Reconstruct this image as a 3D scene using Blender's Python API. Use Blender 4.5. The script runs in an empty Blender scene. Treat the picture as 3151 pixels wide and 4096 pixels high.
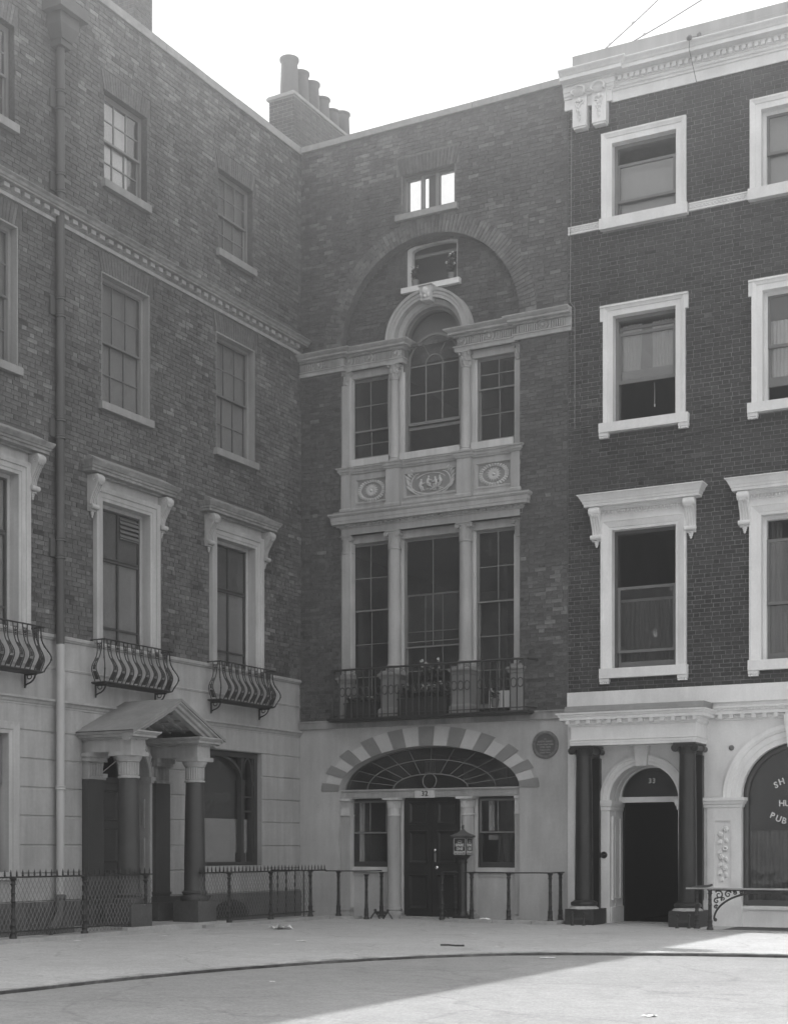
import bpy, bmesh, math, random
from mathutils import Vector, Matrix, noise
from mathutils.geometry import tessellate_polygon

SC = bpy.context.scene
COL = SC.collection
R = math.radians
PI = math.pi

# ------------------------------------------------------------------ camera
TH = R(28.679)
CAM = Vector((16.145, -25.578, 1.35))
cd = bpy.data.cameras.new('camera')
cam = bpy.data.objects.new('camera', cd)
COL.objects.link(cam)
cam.location = CAM
cam.rotation_euler = (R(90), 0, TH)
cd.sensor_fit = 'HORIZONTAL'
cd.sensor_width = 36.0
cd.lens = 36.0 * 5949 / 3151
cd.shift_y = (3398 - 2048) / 3151
cd.clip_start = 0.1
cd.clip_end = 2000
SC.camera = cam

# ------------------------------------------------------------------ sky, sun, exposure
SUN_EL = R(58.0)
SUN_BACK = R(10.0)          # how far the sun stands behind the plane of the facades
sd = Vector((-math.cos(SUN_EL) * math.cos(SUN_BACK), math.cos(SUN_EL) * math.sin(SUN_BACK), math.sin(SUN_EL)))
world = bpy.data.worlds.new('World')
SC.world = world
world.use_nodes = True
wn = world.node_tree.nodes
wl = world.node_tree.links
bg = wn['Background']
sky = wn.new('ShaderNodeTexSky')
sky.sky_type = 'NISHITA'
sky.sun_disc = False
sky.sun_elevation = SUN_EL
sky.sun_rotation = math.atan2(sd.x, sd.y)
sky.air_density = 3.0
sky.dust_density = 1.0
sky.ozone_density = 1.0
bw = wn.new('ShaderNodeRGBToBW')
wl.new(sky.outputs[0], bw.inputs[0])
# thin bright summer haze over the whole sky evens the blue out
hzm = wn.new('ShaderNodeMath')
hzm.operation = 'MULTIPLY_ADD'
hzm.inputs[1].default_value = 0.12
hzm.inputs[2].default_value = 5.0
wl.new(bw.outputs[0], hzm.inputs[0])
wl.new(hzm.outputs[0], bg.inputs[0])
bg.inputs[1].default_value = 0.15
ld = bpy.data.lights.new('sun', 'SUN')
ld.energy = 3.2
ld.angle = R(0.6)
ld.color = (1.0, 1.0, 1.0)
sun = bpy.data.objects.new('sun', ld)
COL.objects.link(sun)
sun.rotation_euler = sd.to_track_quat('Z', 'Y').to_euler()
sun.location = (-20, 5, 40)
SC.view_settings.view_transform = 'Standard'
SC.view_settings.look = 'None'
SC.view_settings.gamma = 1.0
SC.view_settings.exposure = 1.0
SC.view_settings.use_curve_mapping = False
SC.cycles.max_bounces = 8
SC.cycles.transparent_max_bounces = 24

# ------------------------------------------------------------------ materials
def nmat(name):
    m = bpy.data.materials.new(name)
    m.use_nodes = True
    nt = m.node_tree
    return m, nt.nodes, nt.links, nt.nodes['Principled BSDF']

def N(ns, t, **kw):
    n = ns.new(t)
    for k, v in kw.items():
        setattr(n, k, v)
    return n

def mul(ns, ls, a, b, op='MULTIPLY', clamp=False):
    m = ns.new('ShaderNodeMath')
    m.operation = op
    m.use_clamp = clamp
    for i, x in enumerate((a, b)):
        if isinstance(x, (int, float)):
            m.inputs[i].default_value = x
        else:
            ls.new(x, m.inputs[i])
    return m.outputs[0]

def noise_out(ns, ls, scale, stretch=(1, 1, 1), detail=5, lo=0.3, hi=0.7, a=0.0, b=1.0, coord='Object', rough=0.6):
    tc = ns.new('ShaderNodeTexCoord')
    mp = ns.new('ShaderNodeMapping')
    mp.inputs['Scale'].default_value = stretch
    ls.new(tc.outputs[coord], mp.inputs[0])
    nz = ns.new('ShaderNodeTexNoise')
    nz.inputs['Scale'].default_value = scale
    nz.inputs['Detail'].default_value = detail
    nz.inputs['Roughness'].default_value = rough
    ls.new(mp.outputs[0], nz.inputs['Vector'])
    mr = ns.new('ShaderNodeMapRange')
    mr.inputs[1].default_value = lo
    mr.inputs[2].default_value = hi
    mr.inputs[3].default_value = a
    mr.inputs[4].default_value = b
    ls.new(nz.outputs['Fac'], mr.inputs[0])
    return mr.outputs[0], nz.outputs['Fac']

def surf(name, base, rough=0.75, layers=((1.2, (1, 1, 1), 0.85, 1.1), (14, (1, 1, 1), 0.93, 1.06)), bump=0.15, bscale=60, spec=0.3, metal=0.0, coat=0.0):
    """grey surface: base value times several noise layers (scale, stretch, low, high), with fine relief"""
    m, ns, ls, P = nmat(name)
    v = None
    for (s, st, a, b) in layers:
        o, _ = noise_out(ns, ls, s, st, a=a, b=b)
        v = o if v is None else mul(ns, ls, v, o)
    if v is None:
        P.inputs['Base Color'].default_value = (base, base, base, 1)
    else:
        v = mul(ns, ls, v, base)
        cb = ns.new('ShaderNodeCombineColor')
        for i in range(3):
            ls.new(v, cb.inputs[i])
        ls.new(cb.outputs[0], P.inputs['Base Color'])
    P.inputs['Roughness'].default_value = rough
    P.inputs['Specular IOR Level'].default_value = spec
    P.inputs['Metallic'].default_value = metal
    P.inputs['Coat Weight'].default_value = coat
    P.inputs['Coat Roughness'].default_value = 0.12
    if bump:
        _, f = noise_out(ns, ls, bscale)
        bp = ns.new('ShaderNodeBump')
        bp.inputs['Strength'].default_value = bump
        bp.inputs['Distance'].default_value = 0.01
        ls.new(f, bp.inputs['Height'])
        ls.new(bp.outputs[0], P.inputs['Normal'])
    return m

def brick_mat(name, lo, hi, amt=0.3):
    """each brick carries its own tone (mesh attribute, or the object's colour for single bricks)"""
    m, ns, ls, P = nmat(name)
    at = N(ns, 'ShaderNodeAttribute', attribute_name='tone')
    oi = ns.new('ShaderNodeObjectInfo')
    sx = ns.new('ShaderNodeSeparateColor')
    ls.new(oi.outputs['Color'], sx.inputs[0])
    t = mul(ns, ls, at.outputs['Fac'], sx.outputs[0], 'ADD')
    v = mul(ns, ls, mul(ns, ls, t, hi - lo), lo, 'ADD')
    a, _ = noise_out(ns, ls, 9, a=1 - amt, b=1 + amt, coord='Object')
    b, f = noise_out(ns, ls, 45, a=0.8, b=1.2, coord='Object')
    v = mul(ns, ls, mul(ns, ls, v, a), b)
    c, _ = noise_out(ns, ls, 0.55, a=0.8, b=1.16)
    v = mul(ns, ls, v, c)
    e, _ = noise_out(ns, ls, 2.2, (1, 1, 0.2), a=0.74, b=1.14)
    v = mul(ns, ls, v, e)
    cb = ns.new('ShaderNodeCombineColor')
    for i in range(3):
        ls.new(v, cb.inputs[i])
    ls.new(cb.outputs[0], P.inputs['Base Color'])
    P.inputs['Roughness'].default_value = 0.9
    P.inputs['Specular IOR Level'].default_value = 0.2
    bp = ns.new('ShaderNodeBump')
    bp.inputs['Strength'].default_value = 0.5
    bp.inputs['Distance'].default_value = 0.008
    ls.new(f, bp.inputs['Height'])
    ls.new(bp.outputs[0], P.inputs['Normal'])
    return m

def glass_mat(name, tint=0.88, wav=0.05, ior=1.6, dirt=0.03):
    m, ns, ls, P = nmat(name)
    ns.remove(P)
    out = ns['Material Output']
    gm = ns.new('ShaderNodeNewGeometry')
    # same index on both faces of the thin pane
    io = mul(ns, ls, mul(ns, ls, gm.outputs['Backfacing'], 1 / ior - ior), ior, 'ADD')
    _, f = noise_out(ns, ls, 2.2, detail=2)
    bp = ns.new('ShaderNodeBump')
    bp.inputs['Strength'].default_value = wav
    bp.inputs['Distance'].default_value = 0.3
    ls.new(f, bp.inputs['Height'])
    fr = ns.new('ShaderNodeFresnel')
    ls.new(io, fr.inputs['IOR'])
    gl = ns.new('ShaderNodeBsdfGlossy')
    gl.inputs['Roughness'].default_value = 0.015
    ls.new(bp.outputs[0], gl.inputs['Normal'])
    tr = ns.new('ShaderNodeBsdfTransparent')
    tr.inputs[0].default_value = (tint, tint, tint, 1)
    mx = ns.new('ShaderNodeMixShader')
    ls.new(fr.outputs[0], mx.inputs[0])
    ls.new(tr.outputs[0], mx.inputs[1])
    ls.new(gl.outputs[0], mx.inputs[2])
    df = ns.new('ShaderNodeBsdfDiffuse')
    df.inputs[0].default_value = (.4, .4, .4, 1)
    dv, _ = noise_out(ns, ls, 5, a=dirt * 0.4, b=dirt * 1.6)
    m2 = ns.new('ShaderNodeMixShader')
    ls.new(dv, m2.inputs[0])
    ls.new(mx.outputs[0], m2.inputs[1])
    ls.new(df.outputs[0], m2.inputs[2])
    ls.new(m2.outputs[0], out.inputs[0])
    return m

STREAK = (5, (1.6, 1.6, 0.12), 0.78, 1.06)
MT = {}
MT['brick_l'] = brick_mat('brick_left', 0.055, 0.26)
MT['brick_c'] = brick_mat('brick_middle', 0.055, 0.21)
MT['brick_r'] = brick_mat('brick_right', 0.028, 0.10)
MT['brick_ch'] = brick_mat('brick_chimney', 0.07, 0.16)
MT['mortar_l'] = surf('mortar_left', 0.1, 0.95, ((0.7, (1, 1, 1), 0.7, 1.5), (20, (1, 1, 1), 0.7, 1.3)), 0.5, 80)
MT['mortar_c'] = surf('mortar_middle', 0.14, 0.95, ((0.8, (1, 1, 1), 0.7, 1.35), (20, (1, 1, 1), 0.7, 1.3)), 0.5, 80)
MT['mortar_r'] = surf('mortar_right', 0.27, 0.95, ((0.9, (1, 1, 1), 0.6, 1.3), (16, (1, 1, 1), 0.65, 1.25)), 0.5, 80)
MT['mortar_ch'] = surf('mortar_chimney', 0.30, 0.95)
MT['stucco_l'] = surf('stucco_left', 0.46, 0.85, ((0.6, (1, 1, 1), 0.80, 1.12), (2.3, (1, 1, 0.6), 0.86, 1.06), STREAK, (18, (1, 1, 1), 0.92, 1.06)), 0.2, 120)
MT['trim_l'] = surf('trim_left', 0.5, 0.8, ((0.8, (1, 1, 1), 0.82, 1.1), STREAK, (25, (1, 1, 1), 0.93, 1.05)), 0.15, 90)
MT['trim_l2'] = surf('drab_trim_left', 0.32, 0.85, ((0.8, (1, 1, 1), 0.8, 1.1), STREAK, (25, (1, 1, 1), 0.9, 1.06)), 0.2, 90)
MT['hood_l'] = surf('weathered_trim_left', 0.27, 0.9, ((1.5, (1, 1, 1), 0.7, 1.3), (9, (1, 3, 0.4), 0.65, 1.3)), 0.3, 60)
MT['stucco_c'] = surf('stucco_middle', 0.5, 0.85, ((0.5, (1, 1, 1), 0.80, 1.12), (2.6, (1, 1, 0.5), 0.86, 1.06), (5, (1.5, 1.5, 0.2), 0.88, 1.05), (22, (1, 1, 1), 0.93, 1.06)), 0.2, 120)
MT['trim_c'] = surf('trim_middle', 0.44, 0.8, ((0.9, (1, 1, 1), 0.82, 1.12), STREAK, (25, (1, 1, 1), 0.93, 1.06)), 0.2, 90)
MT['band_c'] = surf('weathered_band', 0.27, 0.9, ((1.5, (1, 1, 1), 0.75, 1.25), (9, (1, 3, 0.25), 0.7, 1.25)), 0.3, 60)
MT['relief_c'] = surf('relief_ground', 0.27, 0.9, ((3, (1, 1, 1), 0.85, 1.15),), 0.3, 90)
MT['vous_light'] = surf('light_painted_stone', 0.52, 0.85, ((2, (1, 1, 1), 0.9, 1.08), (20, (1, 1, 1), 0.95, 1.04)), 0.15, 100)
MT['vous_dark'] = surf('dark_painted_stone', 0.24, 0.85, ((2, (1, 1, 1), 0.85, 1.12), (20, (1, 1, 1), 0.93, 1.06)), 0.15, 100)
MT['white_r'] = surf('white_paint', 0.8, 0.6, ((0.6, (1, 1, 1), 0.88, 1.06), (3, (1, 1, 0.6), 0.9, 1.04), (6, (1.5, 1.5, 0.2), 0.95, 1.03), (30, (1, 1, 1), 0.94, 1.04)), 0.12, 100, 0.4)
MT['parapet_r'] = surf('parapet_stucco', 0.33, 0.8, ((0.8, (1, 1, 1), 0.88, 1.08), STREAK))
MT['sill_w'] = surf('white_sill', 0.74, 0.7)
MT['sash_w'] = surf('pale_sash_paint', 0.19, 0.5, ((6, (1, 1, 1), 0.85, 1.1),), 0.05, 60, 0.45)
MT['sash_d'] = surf('dark_sash_paint', 0.06, 0.45, ((6, (1, 1, 1), 0.8, 1.2),), 0.05, 60, 0.45)
MT['sash_m'] = surf('drab_sash_paint', 0.15, 0.5, ((6, (1, 1, 1), 0.85, 1.15),), 0.05, 60, 0.4)
MT['casing'] = surf('pale_casing_paint', 0.6, 0.6, ((2, (1, 1, 1), 0.88, 1.08), STREAK), 0.08, 60)
MT['blind'] = surf('holland_blind', 0.36, 0.95, ((1.1, (1, 1, 1), 0.88, 1.1), (3, (6, 6, 0.3), 0.95, 1.04)), 0.05, 200)
MT['blind_d'] = surf('dark_blind', 0.13, 0.95, ((1.1, (1, 1, 1), 0.85, 1.15),), 0.05, 200)
MT['screen'] = surf('pale_screen', 0.62, 0.9, ((1.1, (1, 1, 1), 0.9, 1.06),), 0.0)
MT['blind_w'] = surf('white_blind', 0.72, 0.95, ((1.1, (1, 1, 1), 0.93, 1.05),), 0.0)
MT['curtain'] = surf('muslin_curtain', 0.7, 0.95, ((3, (9, 9, 0.4), 0.85, 1.08),), 0.0)
MT['net'] = surf('dark_net_curtain', 0.14, 0.95, ((3, (9, 9, 0.4), 0.6, 1.25),), 0.0)
MT['inside'] = surf('room_plaster', 0.20, 0.95, ((0.8, (1, 1, 1), 0.8, 1.15),), 0.0)
MT['glass'] = glass_mat('window_glass')
MT['glass_d'] = glass_mat('dusty_glass', 0.8, 0.05, 1.5, 0.012)
MT['iron'] = surf('painted_cast_iron', 0.026, 0.5, ((8, (1, 1, 1), 0.6, 1.6),), 0.3, 90, 0.5)
MT['iron_l'] = surf('balcony_iron', 0.028, 0.6, ((8, (1, 1, 1), 0.6, 1.5),), 0.3, 90, 0.4)
MT['rail_bare'] = surf('worn_handrail', 0.35, 0.4, ((6, (1, 1, 1), 0.7, 1.2),), 0.1, 60, 0.5)
MT['door_blk'] = surf('black_door_paint', 0.028, 0.28, ((3, (1, 1, 1), 0.8, 1.3),), 0.08, 40, 0.5)
MT['brass'] = surf('polished_brass', 0.8, 0.15, (), 0.0, metal=1.0)
MT['col_r'] = surf('black_column_paint', 0.02, 0.32, ((2.5, (1, 1, 0.5), 0.6, 1.6), (14, (1, 1, 1), 0.8, 1.25)), 0.05, 40, 0.5)
MT['plinth_r'] = surf('black_plinth_paint', 0.03, 0.55, ((4, (1, 1, 1), 0.6, 1.7), (25, (1, 1, 1), 0.7, 1.4)), 0.2, 60, 0.4)
MT['col_l'] = surf('dark_column_paint', 0.065, 0.42, ((1.6, (1, 1, 0.4), 0.75, 1.2), (14, (1, 1, 1), 0.9, 1.1)), 0.1, 70, 0.4)
MT['pil_l'] = surf('dark_pilaster_paint', 0.075, 0.6, ((1.6, (1, 1, 0.4), 0.75, 1.25), (14, (1, 1, 1), 0.9, 1.1)), 0.1, 70, 0.4)
MT['plinth_l'] = surf('dark_plinth_paint', 0.085, 0.8, ((2.5, (1, 1, 1), 0.7, 1.4), (25, (1, 1, 1), 0.75, 1.3)), 0.3, 60)
MT['lead'] = surf('lead_roof', 0.24, 0.7, ((2, (1, 1, 1), 0.85, 1.15), (10, (1, 1, 1), 0.85, 1.12)), 0.3, 40)
MT['slate'] = surf('roof_slate', 0.09, 0.85)
MT['coping'] = surf('stone_coping', 0.32, 0.9, ((2, (1, 1, 1), 0.8, 1.15), (12, (1, 1, 1), 0.85, 1.12)), 0.3, 40)
MT['pot'] = surf('chimney_pot_clay', 0.13, 0.9, ((2, (1, 1, 0.5), 0.75, 1.2), (16, (1, 1, 1), 0.9, 1.1)), 0.2, 60)
MT['pipe'] = surf('pipe_paint', 0.085, 0.55, ((3, (1, 1, 0.3), 0.8, 1.2),), 0.15, 60, 0.4)
MT['pipe_w'] = surf('pale_pipe_paint', 0.45, 0.6, ((3, (1, 1, 0.3), 0.85, 1.1),), 0.1, 60, 0.4)

def ground_mat(name, base, layers, crack=0.75, cs=0.45):
    """worn asphalt: mottled tone, wandering cracks, dark oil spots and pale specks"""
    m = surf(name, base, 0.88, layers, 0.6, 70, 0.25)
    ns, ls = m.node_tree.nodes, m.node_tree.links
    P = ns['Principled BSDF']
    src = P.inputs['Base Color'].links[0].from_socket
    tc = ns.new('ShaderNodeTexCoord')
    dn = ns.new('ShaderNodeTexNoise')
    dn.inputs['Scale'].default_value = 1.3
    dn.inputs['Detail'].default_value = 4
    ls.new(tc.outputs['Object'], dn.inputs['Vector'])
    mx = ns.new('ShaderNodeMixRGB')
    mx.blend_type = 'ADD'
    mx.inputs[0].default_value = 0.7
    ls.new(tc.outputs['Object'], mx.inputs[1])
    ls.new(dn.outputs['Color'], mx.inputs[2])
    def vor(scale, feature, vec, lo, hi, a, b):
        v = ns.new('ShaderNodeTexVoronoi')
        v.feature = feature
        v.inputs['Scale'].default_value = scale
        ls.new(vec, v.inputs['Vector'])
        r = ns.new('ShaderNodeMapRange')
        for k_, x_ in zip((1, 2, 3, 4), (lo, hi, a, b)):
            r.inputs[k_].default_value = x_
        ls.new(v.outputs['Distance'], r.inputs[0])
        return r.outputs[0]
    f = vor(cs, 'DISTANCE_TO_EDGE', mx.outputs[0], 0.0, 0.012, crack, 1.0)
    f = mul(ns, ls, f, vor(2.3, 'F1', mx.outputs[0], 0.03, 0.10, 0.62, 1.0))
    f = mul(ns, ls, f, vor(3.1, 'F1', tc.outputs['Object'], 0.025, 0.06, 1.35, 1.0))
    vm = ns.new('ShaderNodeVectorMath')
    vm.operation = 'SCALE'
    ls.new(src, vm.inputs[0])
    ls.new(f, vm.inputs['Scale'])
    ls.new(vm.outputs[0], P.inputs['Base Color'])
    return m
GL = ((0.4, (1, 1, 1), 0.88, 1.08), (2.0, (1, 1, 1), 0.92, 1.05), (7, (1, 1, 1), 0.86, 1.08), (28, (1, 1, 1), 0.76, 1.16), (110, (1, 1, 1), 0.72, 1.25))
MT['pave'] = ground_mat("asphalt_pavement", 0.52, GL)
MT['road'] = ground_mat('asphalt_road', 0.335, GL, 0.8, 0.3)
MT['gutter'] = surf('gutter_dirt_shade', 0.06, 0.95, ((1.2, (1, 1, 1), 0.4, 2.2), (9, (1, 1, 1), 0.5, 1.7)), 0.4, 50)
MT['kerb'] = surf('granite_kerb', 0.4, 0.85, ((3, (1, 1, 1), 0.5, 1.5), (30, (1, 1, 1), 0.8, 1.2)), 0.4, 60)
MT['step'] = surf('pale_stone', 0.42, 0.85, ((2, (1, 1, 1), 0.75, 1.1), (16, (1, 1, 1), 0.85, 1.1)), 0.4, 50)
MT['paper'] = surf('paper_scrap', 0.75, 0.9, (), 0.0)
MT['letter'] = surf('pale_lettering', 0.62, 0.6, ((9, (1, 1, 1), 0.85, 1.1),), 0.0)
MT['letter_dim'] = surf('faded_lettering', 0.42, 0.8, ((12, (1, 1, 1), 0.7, 1.2),), 0.0)
MT['ink'] = surf('black_numeral', 0.02, 0.6, (), 0.0)
MT['plaque'] = surf('terracotta_plaque', 0.085, 0.6, ((6, (1, 1, 1), 0.85, 1.15),), 0.1, 60)
MT['plaque_rim'] = surf('plaque_rim', 0.17, 0.7, ((20, (1, 1, 1), 0.6, 1.35),), 0.5, 60)
MT['tin'] = surf('box_enamel', 0.03, 0.35, ((6, (1, 1, 1), 0.7, 1.4),), 0.05, 60, 0.5)
MT['tin_roof'] = surf('box_lid_paint', 0.10, 0.5, ((8, (1, 1, 1), 0.7, 1.3),), 0.2, 60, 0.5)
MT['wood_d'] = surf('dark_planter_wood', 0.035, 0.8, ((6, (1, 1, 6), 0.7, 1.3),), 0.3, 40)
MT['clay'] = surf('terracotta_pot', 0.20, 0.85)
MT['leaf'] = surf('leaf', 0.07, 0.6, ((12, (1, 1, 1), 0.6, 1.5),), 0.0)
MT['petal'] = surf('petal', 0.6, 0.7, (), 0.0)
MT['wire'] = surf('wire', 0.05, 0.5, (), 0.0)
MT['cable'] = surf('pale_cable', 0.26, 0.7, (), 0.0)
MT['mesh'] = surf('wire_netting', 0.16, 0.5, (), 0.0)
MT['hole'] = surf('hole_black', 0.01, 0.95, (), 0.0)

# ------------------------------------------------------------------ mesh builder
class MB:
    def __init__(s):
        s.v = []
        s.f = []
        s.t = []          # tone per face (bricks only)

    def add(s, vs, fs, tone=None):
        o = len(s.v)
        s.v += [tuple(p) for p in vs]
        s.f += [tuple(o + i for i in q) for q in fs]
        if tone is not None:
            s.t += [tone] * len(fs)
        return s

    def box(s, u0, u1, y0, y1, z0, z1):
        v = [(u, y, z) for z in (z0, z1) for y in (y0, y1) for u in (u0, u1)]
        return s.add(v, [(0, 2, 3, 1), (4, 5, 7, 6), (0, 1, 5, 4), (2, 6, 7, 3), (0, 4, 6, 2), (1, 3, 7, 5)])

    def cbox(s, u, y, z, du, dy, dz):
        return s.box(u - du, u + du, y - dy, y + dy, z - dz, z + dz)

    def ext(s, loops, y0, y1):
        """polygon with holes in the u-z plane, pushed from y0 to y1"""
        L3 = [[Vector((a, b, 0)) for a, b in lp] for lp in loops]
        tri = tessellate_polygon(L3)
        flat = [p for lp in loops for p in lp]
        n = len(flat)
        vs = [(a, y0, b) for a, b in flat] + [(a, y1, b) for a, b in flat]
        fs = [tuple(t) for t in tri] + [tuple(n + i for i in reversed(t)) for t in tri]
        o = 0
        for lp in loops:
            m = len(lp)
            for i in range(m):
                a, b = o + i, o + (i + 1) % m
                fs.append((a, b, n + b, n + a))
            o += m
        return s.add(vs, fs)

    def prism(s, poly, u0, u1):
        """polygon in the y-z plane pushed along u"""
        n = len(poly)
        tri = tessellate_polygon([[Vector((a, b, 0)) for a, b in poly]])
        vs = [(u0, a, b) for a, b in poly] + [(u1, a, b) for a, b in poly]
        fs = [tuple(t) for t in tri] + [tuple(n + i for i in reversed(t)) for t in tri]
        fs += [(i, (i + 1) % n, n + (i + 1) % n, n + i) for i in range(n)]
        return s.add(vs, fs)

    def flat(s, poly, z0, z1):
        """polygon in the x-y plane pushed along z"""
        n = len(poly)
        tri = tessellate_polygon([[Vector((a, b, 0)) for a, b in poly]])
        vs = [(a, b, z0) for a, b in poly] + [(a, b, z1) for a, b in poly]
        fs = [tuple(t) for t in tri] + [tuple(n + i for i in reversed(t)) for t in tri]
        fs += [(i, (i + 1) % n, n + (i + 1) % n, n + i) for i in range(n)]
        return s.add(vs, fs)

    def sweep(s, path, prof, kind='uy', closed=False):
        """moulding: profile (offset, second) carried along a path with mitred corners"""
        n, m = len(path), len(prof)
        vs = []
        for i, p in enumerate(path):
            def nrm(a, b):
                d = Vector((b[0] - a[0], b[1] - a[1])).normalized()
                return Vector((d.y, -d.x)) if kind == 'uy' else Vector((-d.y, d.x))
            ns_ = []
            if i > 0 or closed:
                ns_.append(nrm(path[i - 1], p))
            if i < n - 1 or closed:
                ns_.append(nrm(p, path[(i + 1) % n]))
            if len(ns_) == 2:
                k = ns_[0] + ns_[1]
                d = 1 + ns_[0].dot(ns_[1])
                mi = k / max(d, 0.15)
            else:
                mi = ns_[0]
            for a, b in prof:
                q = (p[0] + mi.x * a, p[1] + mi.y * a)
                vs.append((q[0], q[1], b) if kind == 'uy' else (q[0], b, q[1]))
        fs = []
        for i in range(n if closed else n - 1):
            for j in range(m):
                a, b = i * m + j, i * m + (j + 1) % m
                c, d = ((i + 1) % n) * m + (j + 1) % m, ((i + 1) % n) * m + j
                fs.append((a, b, c, d))
        if not closed:
            tri = tessellate_polygon([[Vector((a, b, 0)) for a, b in prof]])
            fs += [tuple(t) for t in tri] + [tuple((n - 1) * m + i for i in reversed(t)) for t in tri]
        return s.add(vs, fs)

    def lathe(s, cx, cy, prof, n=24, sq=None):
        vs, fs = [], []
        for r, z in prof:
            for k in range(n):
                a = 2 * PI * k / n
                vs.append((cx + r * math.cos(a), cy + r * math.sin(a), z))
        m = len(prof)
        for i in range(m - 1):
            for k in range(n):
                k2 = (k + 1) % n
                fs.append((i * n + k, i * n + k2, (i + 1) * n + k2, (i + 1) * n + k))
        fs.append(tuple(range(n - 1, -1, -1)))
        fs.append(tuple((m - 1) * n + k for k in range(n)))
        return s.add(vs, fs)

    def disc(s, u, z, prof, n=24, sx=1.0, sz=1.0):
        """turned ornament facing out: profile of (radius, y)"""
        vs, fs = [], []
        for r, y in prof:
            for k in range(n):
                a = 2 * PI * k / n
                vs.append((u + sx * r * math.cos(a), y, z + sz * r * math.sin(a)))
        m = len(prof)
        for i in range(m - 1):
            for k in range(n):
                k2 = (k + 1) % n
                fs.append((i * n + k, i * n + k2, (i + 1) * n + k2, (i + 1) * n + k))
        fs.append(tuple(range(n)))
        fs.append(tuple((m - 1) * n + k for k in range(n)))
        return s.add(vs, fs)

    def tube(s, pts, r, n=6, closed=False, flat=1.0):
        P = [Vector(p) for p in pts]
        m = len(P)
        vs, fs = [], []
        up = None
        for i, p in enumerate(P):
            a = P[i - 1] if (i > 0 or closed) else p
            b = P[(i + 1) % m] if (i < m - 1 or closed) else p
            t = (b - a).normalized()
            if up is None:
                up = t.orthogonal().normalized()
            x = (up - t * up.dot(t))
            x = x.normalized() if x.length > 1e-4 else t.orthogonal().normalized()
            up = x
            y = t.cross(x)
            rr = r[i] if isinstance(r, (list, tuple)) else r
            for k in range(n):
                an = 2 * PI * k / n
                vs.append(p + x * (rr * math.cos(an)) + y * (rr * flat * math.sin(an)))
        for i in range(m if closed else m - 1):
            j = (i + 1) % m
            for k in range(n):
                k2 = (k + 1) % n
                fs.append((i * n + k, i * n + k2, j * n + k2, j * n + k))
        if not closed:
            fs.append(tuple(range(n - 1, -1, -1)))
            fs.append(tuple((m - 1) * n + k for k in range(n)))
        return s.add(vs, fs)

    def ball(s, c, r, n=8, m=5):
        if not isinstance(r, (tuple, list)):
            r = (r, r, r)
        vs, fs = [(c[0], c[1], c[2] - r[2])], []
        for i in range(1, m):
            a = PI * i / m
            for k in range(n):
                b = 2 * PI * k / n
                vs.append((c[0] + r[0] * math.sin(a) * math.cos(b), c[1] + r[1] * math.sin(a) * math.sin(b), c[2] - r[2] * math.cos(a)))
        vs.append((c[0], c[1], c[2] + r[2]))
        for k in range(n):
            k2 = (k + 1) % n
            fs.append((0, 1 + k2, 1 + k))
            for i in range(m - 2):
                fs.append((1 + i * n + k, 1 + i * n + k2, 1 + (i + 1) * n + k2, 1 + (i + 1) * n + k))
            fs.append((len(vs) - 1, 1 + (m - 2) * n + k, 1 + (m - 2) * n + k2))
        return s.add(vs, fs)

    def leafq(s, c, d, w, nrm):
        """small pointed leaf from c along d"""
        c, d, nrm = Vector(c), Vector(d), Vector(nrm)
        sd_ = d.cross(nrm).normalized() * w
        mid = c + d * 0.45 + nrm * (d.length * 0.12)
        return s.add([c, mid + sd_, c + d, mid - sd_, mid + nrm * 0.008], [(0, 1, 4), (1, 2, 4), (2, 3, 4), (3, 0, 4)])

    def build(s, name, mat, parent=None, smooth=None, kind=None, label=None):
        me = bpy.data.meshes.new(name)
        me.from_pydata(s.v, [], s.f)
        if s.t:
            at = me.attributes.new('tone', 'FLOAT', 'FACE')
            at.data.foreach_set('value', s.t)
        else:
            bm = bmesh.new()
            bm.from_mesh(me)
            bmesh.ops.recalc_face_normals(bm, faces=bm.faces)
            bm.to_mesh(me)
            bm.free()
        if smooth is not None:
            me.polygons.foreach_set('use_smooth', [True] * len(me.polygons))
            me.set_sharp_from_angle(angle=R(smooth))
        me.materials.append(MT[mat])
        o = bpy.data.objects.new(name, me)
        COL.objects.link(o)
        if parent is not None:
            o.parent = parent
        if kind:
            o['kind'] = kind
        if label:
            o['label'] = label
        return o

def thing(name, label, cat, loc=(0, 0, 0), rz=0.0, group=None):
    o = bpy.data.objects.new(name, None)
    COL.objects.link(o)
    o.location = loc
    o.rotation_euler = (0, 0, rz)
    o.empty_display_size = 0.2
    o['label'] = label
    o['category'] = cat
    if group:
        o['group'] = group
    return o

def tag(o, label, cat, group=None):
    o['label'] = label
    o['category'] = cat
    if group:
        o['group'] = group
    return o

def arc(cx, cz, a, b, t0, t1, n):
    return [(cx + a * math.cos(t0 + (t1 - t0) * i / n), cz + b * math.sin(t0 + (t1 - t0) * i / n)) for i in range(n + 1)]

def rect(u0, u1, z0, z1):
    return [(u0, z0), (u1, z0), (u1, z1), (u0, z1)]

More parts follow.
